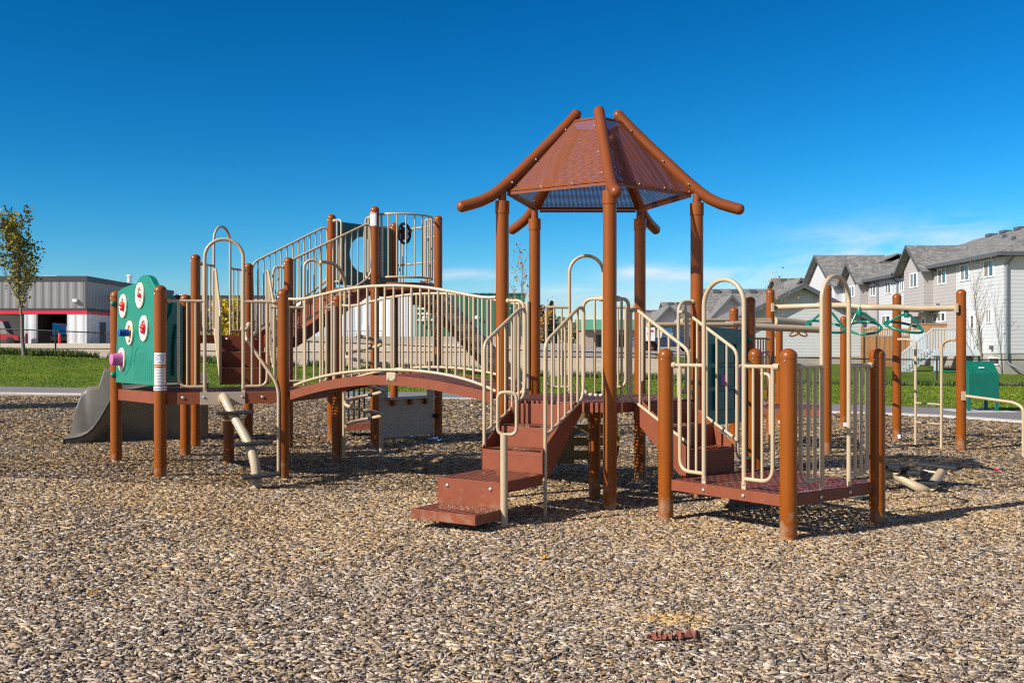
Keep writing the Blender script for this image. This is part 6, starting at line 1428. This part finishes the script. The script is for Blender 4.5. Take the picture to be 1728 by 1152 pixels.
def vehicle(name, label, cat, x, y, L, Wd, Hh, bodym, rot=0, cab=0.55, grp=None):
    g = gz(x, y); T = thing(name, label, cat, (x, y, g), grp); ca, sa = math.cos(rot), math.sin(rot)
    def tr3(p): return Vector((x+p[0]*ca-p[1]*sa, y+p[0]*sa+p[1]*ca, g+p[2]))
    def ex(mb, pr, w0):
        n = len(pr); vs = [tr3((a, -w0/2, z)) for a, z in pr]+[tr3((a, w0/2, z)) for a, z in pr]; mb.add(vs, [tuple(range(n)), tuple(range(n, 2*n))[::-1]]+[(i, i+n, (i+1) % n+n, (i+1) % n) for i in range(n)])
    mb = MB(); ex(mb, [(-L/2, 0.35), (L/2, 0.35), (L/2, 0.85), (L*0.3, 0.98), (-L*0.45, 1.0), (-L/2, 0.85)], Wd); obj("body", mb, bodym, T, smooth=0, bevel=0.05)
    mb = MB(); ex(mb, [(-L*0.05, 0.99), (L*0.27, 0.99), (L*0.15, Hh), (-L*0.02-L*(cab-0.55), Hh)], Wd*0.88); obj("cab", mb, GLASS, T, smooth=0, bevel=0.04)
    mb = MB(); ex(mb, [(-L*0.03-L*(cab-0.55), Hh), (L*0.15, Hh), (L*0.14, Hh+0.06), (-L*0.02-L*(cab-0.55), Hh+0.06)], Wd*0.86); obj("roof", mb, bodym, T, smooth=0)
    for a in (-L*0.3, L*0.32):
        for s_ in (-1, 1): w_ = MB(); ax = tr3((0, 1, 0))-tr3((0, 0, 0)); w_.lathe(tr3((a, s_*Wd/2-0.1, 0.36)), [(0.25, 0), (0.37, 0.03), (0.37, 0.19), (0.25, 0.22)], 16, axis=ax); obj("wheel", w_, BLACK, T)
    return T
REDP = pm("red_paint", (0.45, 0.012, 0.02), 0.3, 0.05, coat=0.5); DKP = pm("dark_paint", (0.02, 0.022, 0.026), 0.25, 0.1, coat=0.5); BLP = pm("blue_paint", (0.02, 0.07, 0.19), 0.3, 0.05, coat=0.5); WHP = pm("white_paint", (0.72, 0.72, 0.72), 0.4, 0.03)
vehicle("red_machine", "red farm vehicle parked in the left open bay", "vehicle", xw_(18), YW-2.5, 4.6, 2.2, 2.4, REDP, 0.15); vehicle("pickup_truck", "dark pickup truck inside the right open bay", "pickup", xw_(76), YW+4, 5.4, 2.2, 2.4, DKP, 2.0)

# ------------------------------------------------------------------ large white and green metal building in the middle
YM = 108.0; RIBGR = ribbed("green_ribbed_metal", (0.008, 0.12, 0.075), 0.8); RIBW2 = ribbed("white_clad_metal", (0.66, 0.70, 0.76), 0.8)
x_ = lambda px: X(px, YM); zb = zat(567.5, YM); zt = zat(496.5, YM)
MBD = thing("metal_building", "large metal building, white on the left and green on the right", "industrial building", (x_(700), YM, gz(x_(700), YM)))
mb = MB(); mb.bx(x_(500), x_(700), YM, YM+20, zb, zt-0.3); obj("white_wall", mb, RIBW2, MBD, smooth=0)
mb = MB(); mb.bx(x_(700)+0.01, x_(886), YM-0.3, YM+20, zb, zt); obj("green_wall", mb, RIBGR, MBD, smooth=0)
mb = MB(); mb.bx(x_(500), x_(886)+0.3, YM-0.6, YM+19.9, zb-2.2, zb-0.002); mb.bx(x_(560), x_(900), YM-5, YM-0.61, zb-2.2, zb-0.55); obj("foundation", mb, FOUND, MBD, smooth=0)
mb = MB(); mb.bx(x_(699), x_(886)+0.1, YM-0.4, YM+20, zt+0.002, zt+0.12); obj("roof_edge", mb, RIBGR, MBD, smooth=0)
for y0, y1 in ((519.5, 522.5), (528, 531), (538.5, 541.5)): mb = MB(); mb.bx(x_(703), x_(731), YM-0.42, YM-0.31, zat(y1, YM), zat(y0, YM)); obj("white_stripe", mb, WHITE, MBD, smooth=0)
for px0, px1, y0, y1 in ((702, 712, 547, 567), (713.5, 719, 548, 567), (720.5, 728, 556, 567), (803.5, 807.5, 550, 567)): mb = MB(); mb.bx(x_(px0), x_(px1), YM-0.40, YM-0.31, zat(y1, YM), zat(y0, YM)); obj("window", mb, pm("pale_green_glass", (0.10, 0.30, 0.25), 0.2, 0.05), MBD, smooth=0)
mb = MB(); mb.bx(x_(612.5), x_(621), YM-0.08, YM-0.005, zb+0.01, zat(548, YM)); dd = obj("door", mb, WHITE, MBD, smooth=0)
for px in (718.5, 806): mb = MB(); mb.ball((x_(px), YM-0.5, zat(536, YM)), 0.28, 10, 6, sc=(1.2, 1, 0.8)); obj("wall_light", mb, WHITE, MBD)
mb = MB()
for k in range(10): x = x_(592)+k*0.45; mb.tube([(x, YM-4.9, zb-0.55), (x, YM-4.9, zb+0.5)], 0.03, 6)
mb.tube([(x_(592), YM-4.9, zb+0.5), (x_(592)+4.1, YM-4.9, zb+0.5)], 0.03, 6); obj("hand_rail", mb, PIPE, MBD)
# brick coloured building to its left
BR_ = thing("brick_building", "low brown brick building left of the white metal wall", "building", (x_(505)-6, YM+8, 2.0))
mb = MB(); mb.bx(X(478, 116), X(522, 116), 116, 124, 1.5, zat(540, 116)); obj("wall", mb, pm("brown_brick", (0.28, 0.13, 0.09), 0.9, 0.15, 2), BR_, smooth=0)
mb = MB(); mb.bx(X(476, 116), X(524, 116), 115.7, 124.2, zat(540, 116)+0.002, zat(535, 116)); obj("roof_edge", mb, DARKT, BR_, smooth=0)
for a in (486, 499): mb = MB(); mb.bx(X(a, 116), X(a+7, 116), 115.94, 115.995, zat(562, 116), zat(549, 116)); obj("window", mb, FRAME, BR_, smooth=0)
vehicle("red_car", "bright red car parked before the brick building", "car", X(500, 112), 112, 4.4, 1.8, 1.5, REDP, 0.05)
# green roofed house
GR = pm("green_metal_roof", (0.12, 0.34, 0.19), 0.5, 0.08, 1); YH = 96.0
GH = thing("green_roofed_house", "long low house with a pale green metal roof", "house", (X(1025, YH), YH, 1.8)); xa, xb = X(984, YH), X(1082, YH); zw, ze, zr = 1.5, zat(556.5, YH), zat(540.5, YH+4)
mb = MB(); mb.bx(xa, xb, YH, YH+9, zw, ze); obj("wall", mb, pm("taupe_render", (0.36, 0.27, 0.22), 0.9, 0.1), GH, smooth=0)
mb = MB(); mb.slab([(xa-0.5, YH-0.6, ze), (xb+0.4, YH-0.6, ze), (xb+0.4, YH+4.5, zr), (xa-0.5, YH+4.5, zr)], (0, 0, 1), 0.1); mb.slab([(xa-0.5, YH+9.6, ze), (xb+0.4, YH+9.6, ze), (xb+0.4, YH+4.5, zr), (xa-0.5, YH+4.5, zr)], (0, 0, 1), 0.1); obj("roof", mb, GR, GH, smooth=0)
mb = MB(); mb.slab([(xa-0.2, YH, ze), (xa-0.2, YH+9, ze), (xa-0.2, YH+4.5, zr-0.05)], (1, 0, 0), 0.1); obj("gable", mb, cedar, GH, smooth=0)
for a in range(6): mb = MB(); x0_ = X(1008+9*a, YH); mb.bx(x0_, x0_+0.35, YH-0.05, YH-0.005, 2.2, ze-0.5); obj("shutter", mb, WHITE if a % 2 else BLIND, GH, smooth=0)
# parked truck, pickup and rubbish bins
TK = thing("box_truck", "white truck seen from behind with red tail lights", "truck", (X(1097, 70), 70, gz(X(1097, 70), 70))); g0 = gz(X(1097, 70), 70)
mb = MB(); mb.bx(X(1086, 70), X(1106, 70), 70, 75, g0+0.7, zat(551, 70)); obj("body", mb, WHP, TK, smooth=0, bevel=0.05)
mb = MB()
for px, y in ((1094.5, 563), (1099, 558), (1095, 575.5), (1099, 587)): mb = MB(); mb.box((X(px, 70), 69.97, zat(y, 70)), (0.18, 0.05, 0.13)); obj("tail_light", mb, RED, TK, smooth=0)
mb = MB(); mb.bx(X(1088, 70), X(1105, 70), 70.2, 74.8, g0+0.02, g0+0.65); obj("chassis", mb, BLACK, TK, smooth=0)
vehicle("pickup_truck", "blue pickup truck parked beside the white truck", "pickup", X(1128, 72), 72, 5.2, 1.95, 1.75, BLP, 0.2)
for k, px in enumerate((1008, 1014, 1022, 1029, 1042, 1048)):
    x = X(px, 84); y = 84; g0 = gz(x, y); T = thing("wheelie_bin", "black wheelie bin in the row before the green roofed house", "rubbish bin", (x, y, g0), "row of black wheelie bins")
    mb = MB(); mb.add([(x-0.22, y-0.25, g0+0.05), (x+0.22, y-0.25, g0+0.05), (x+0.22, y+0.25, g0+0.05), (x-0.22, y+0.25, g0+0.05), (x-0.29, y-0.35, g0+1.0), (x+0.29, y-0.35, g0+1.0), (x+0.29, y+0.3, g0+1.0), (x-0.29, y+0.3, g0+1.0)], [(3, 2, 1, 0), (4, 5, 6, 7), (0, 1, 5, 4), (1, 2, 6, 5), (2, 3, 7, 6), (3, 0, 4, 7)]); obj("body", mb, BLACK, T, smooth=0)
    mb = MB(); mb.box((x, y-0.02, g0+1.04), (0.62, 0.70, 0.07)); obj("lid", mb, BLACK, T, smooth=0, bevel=0.02)
for px, Y, yt, lab in ((424, 118, 512, "thin street lamp behind the bridge rails"), (940, 120, 540, "pale lamp post before the dark spruces")):
    x = X(px, Y); g0 = gz(x, Y); T = thing("street_lamp", lab, "street lamp", (x, Y, g0)); mb = MB(); mb.tube([(x, Y, g0), (x, Y, zat(yt, Y))], 0.09, 8); obj("pole", mb, PIPE, T); mb = MB(); mb.box((x-0.35, Y, zat(yt, Y)), (1.0, 0.3, 0.25)); obj("lamp_head", mb, DARKT, T, smooth=0)
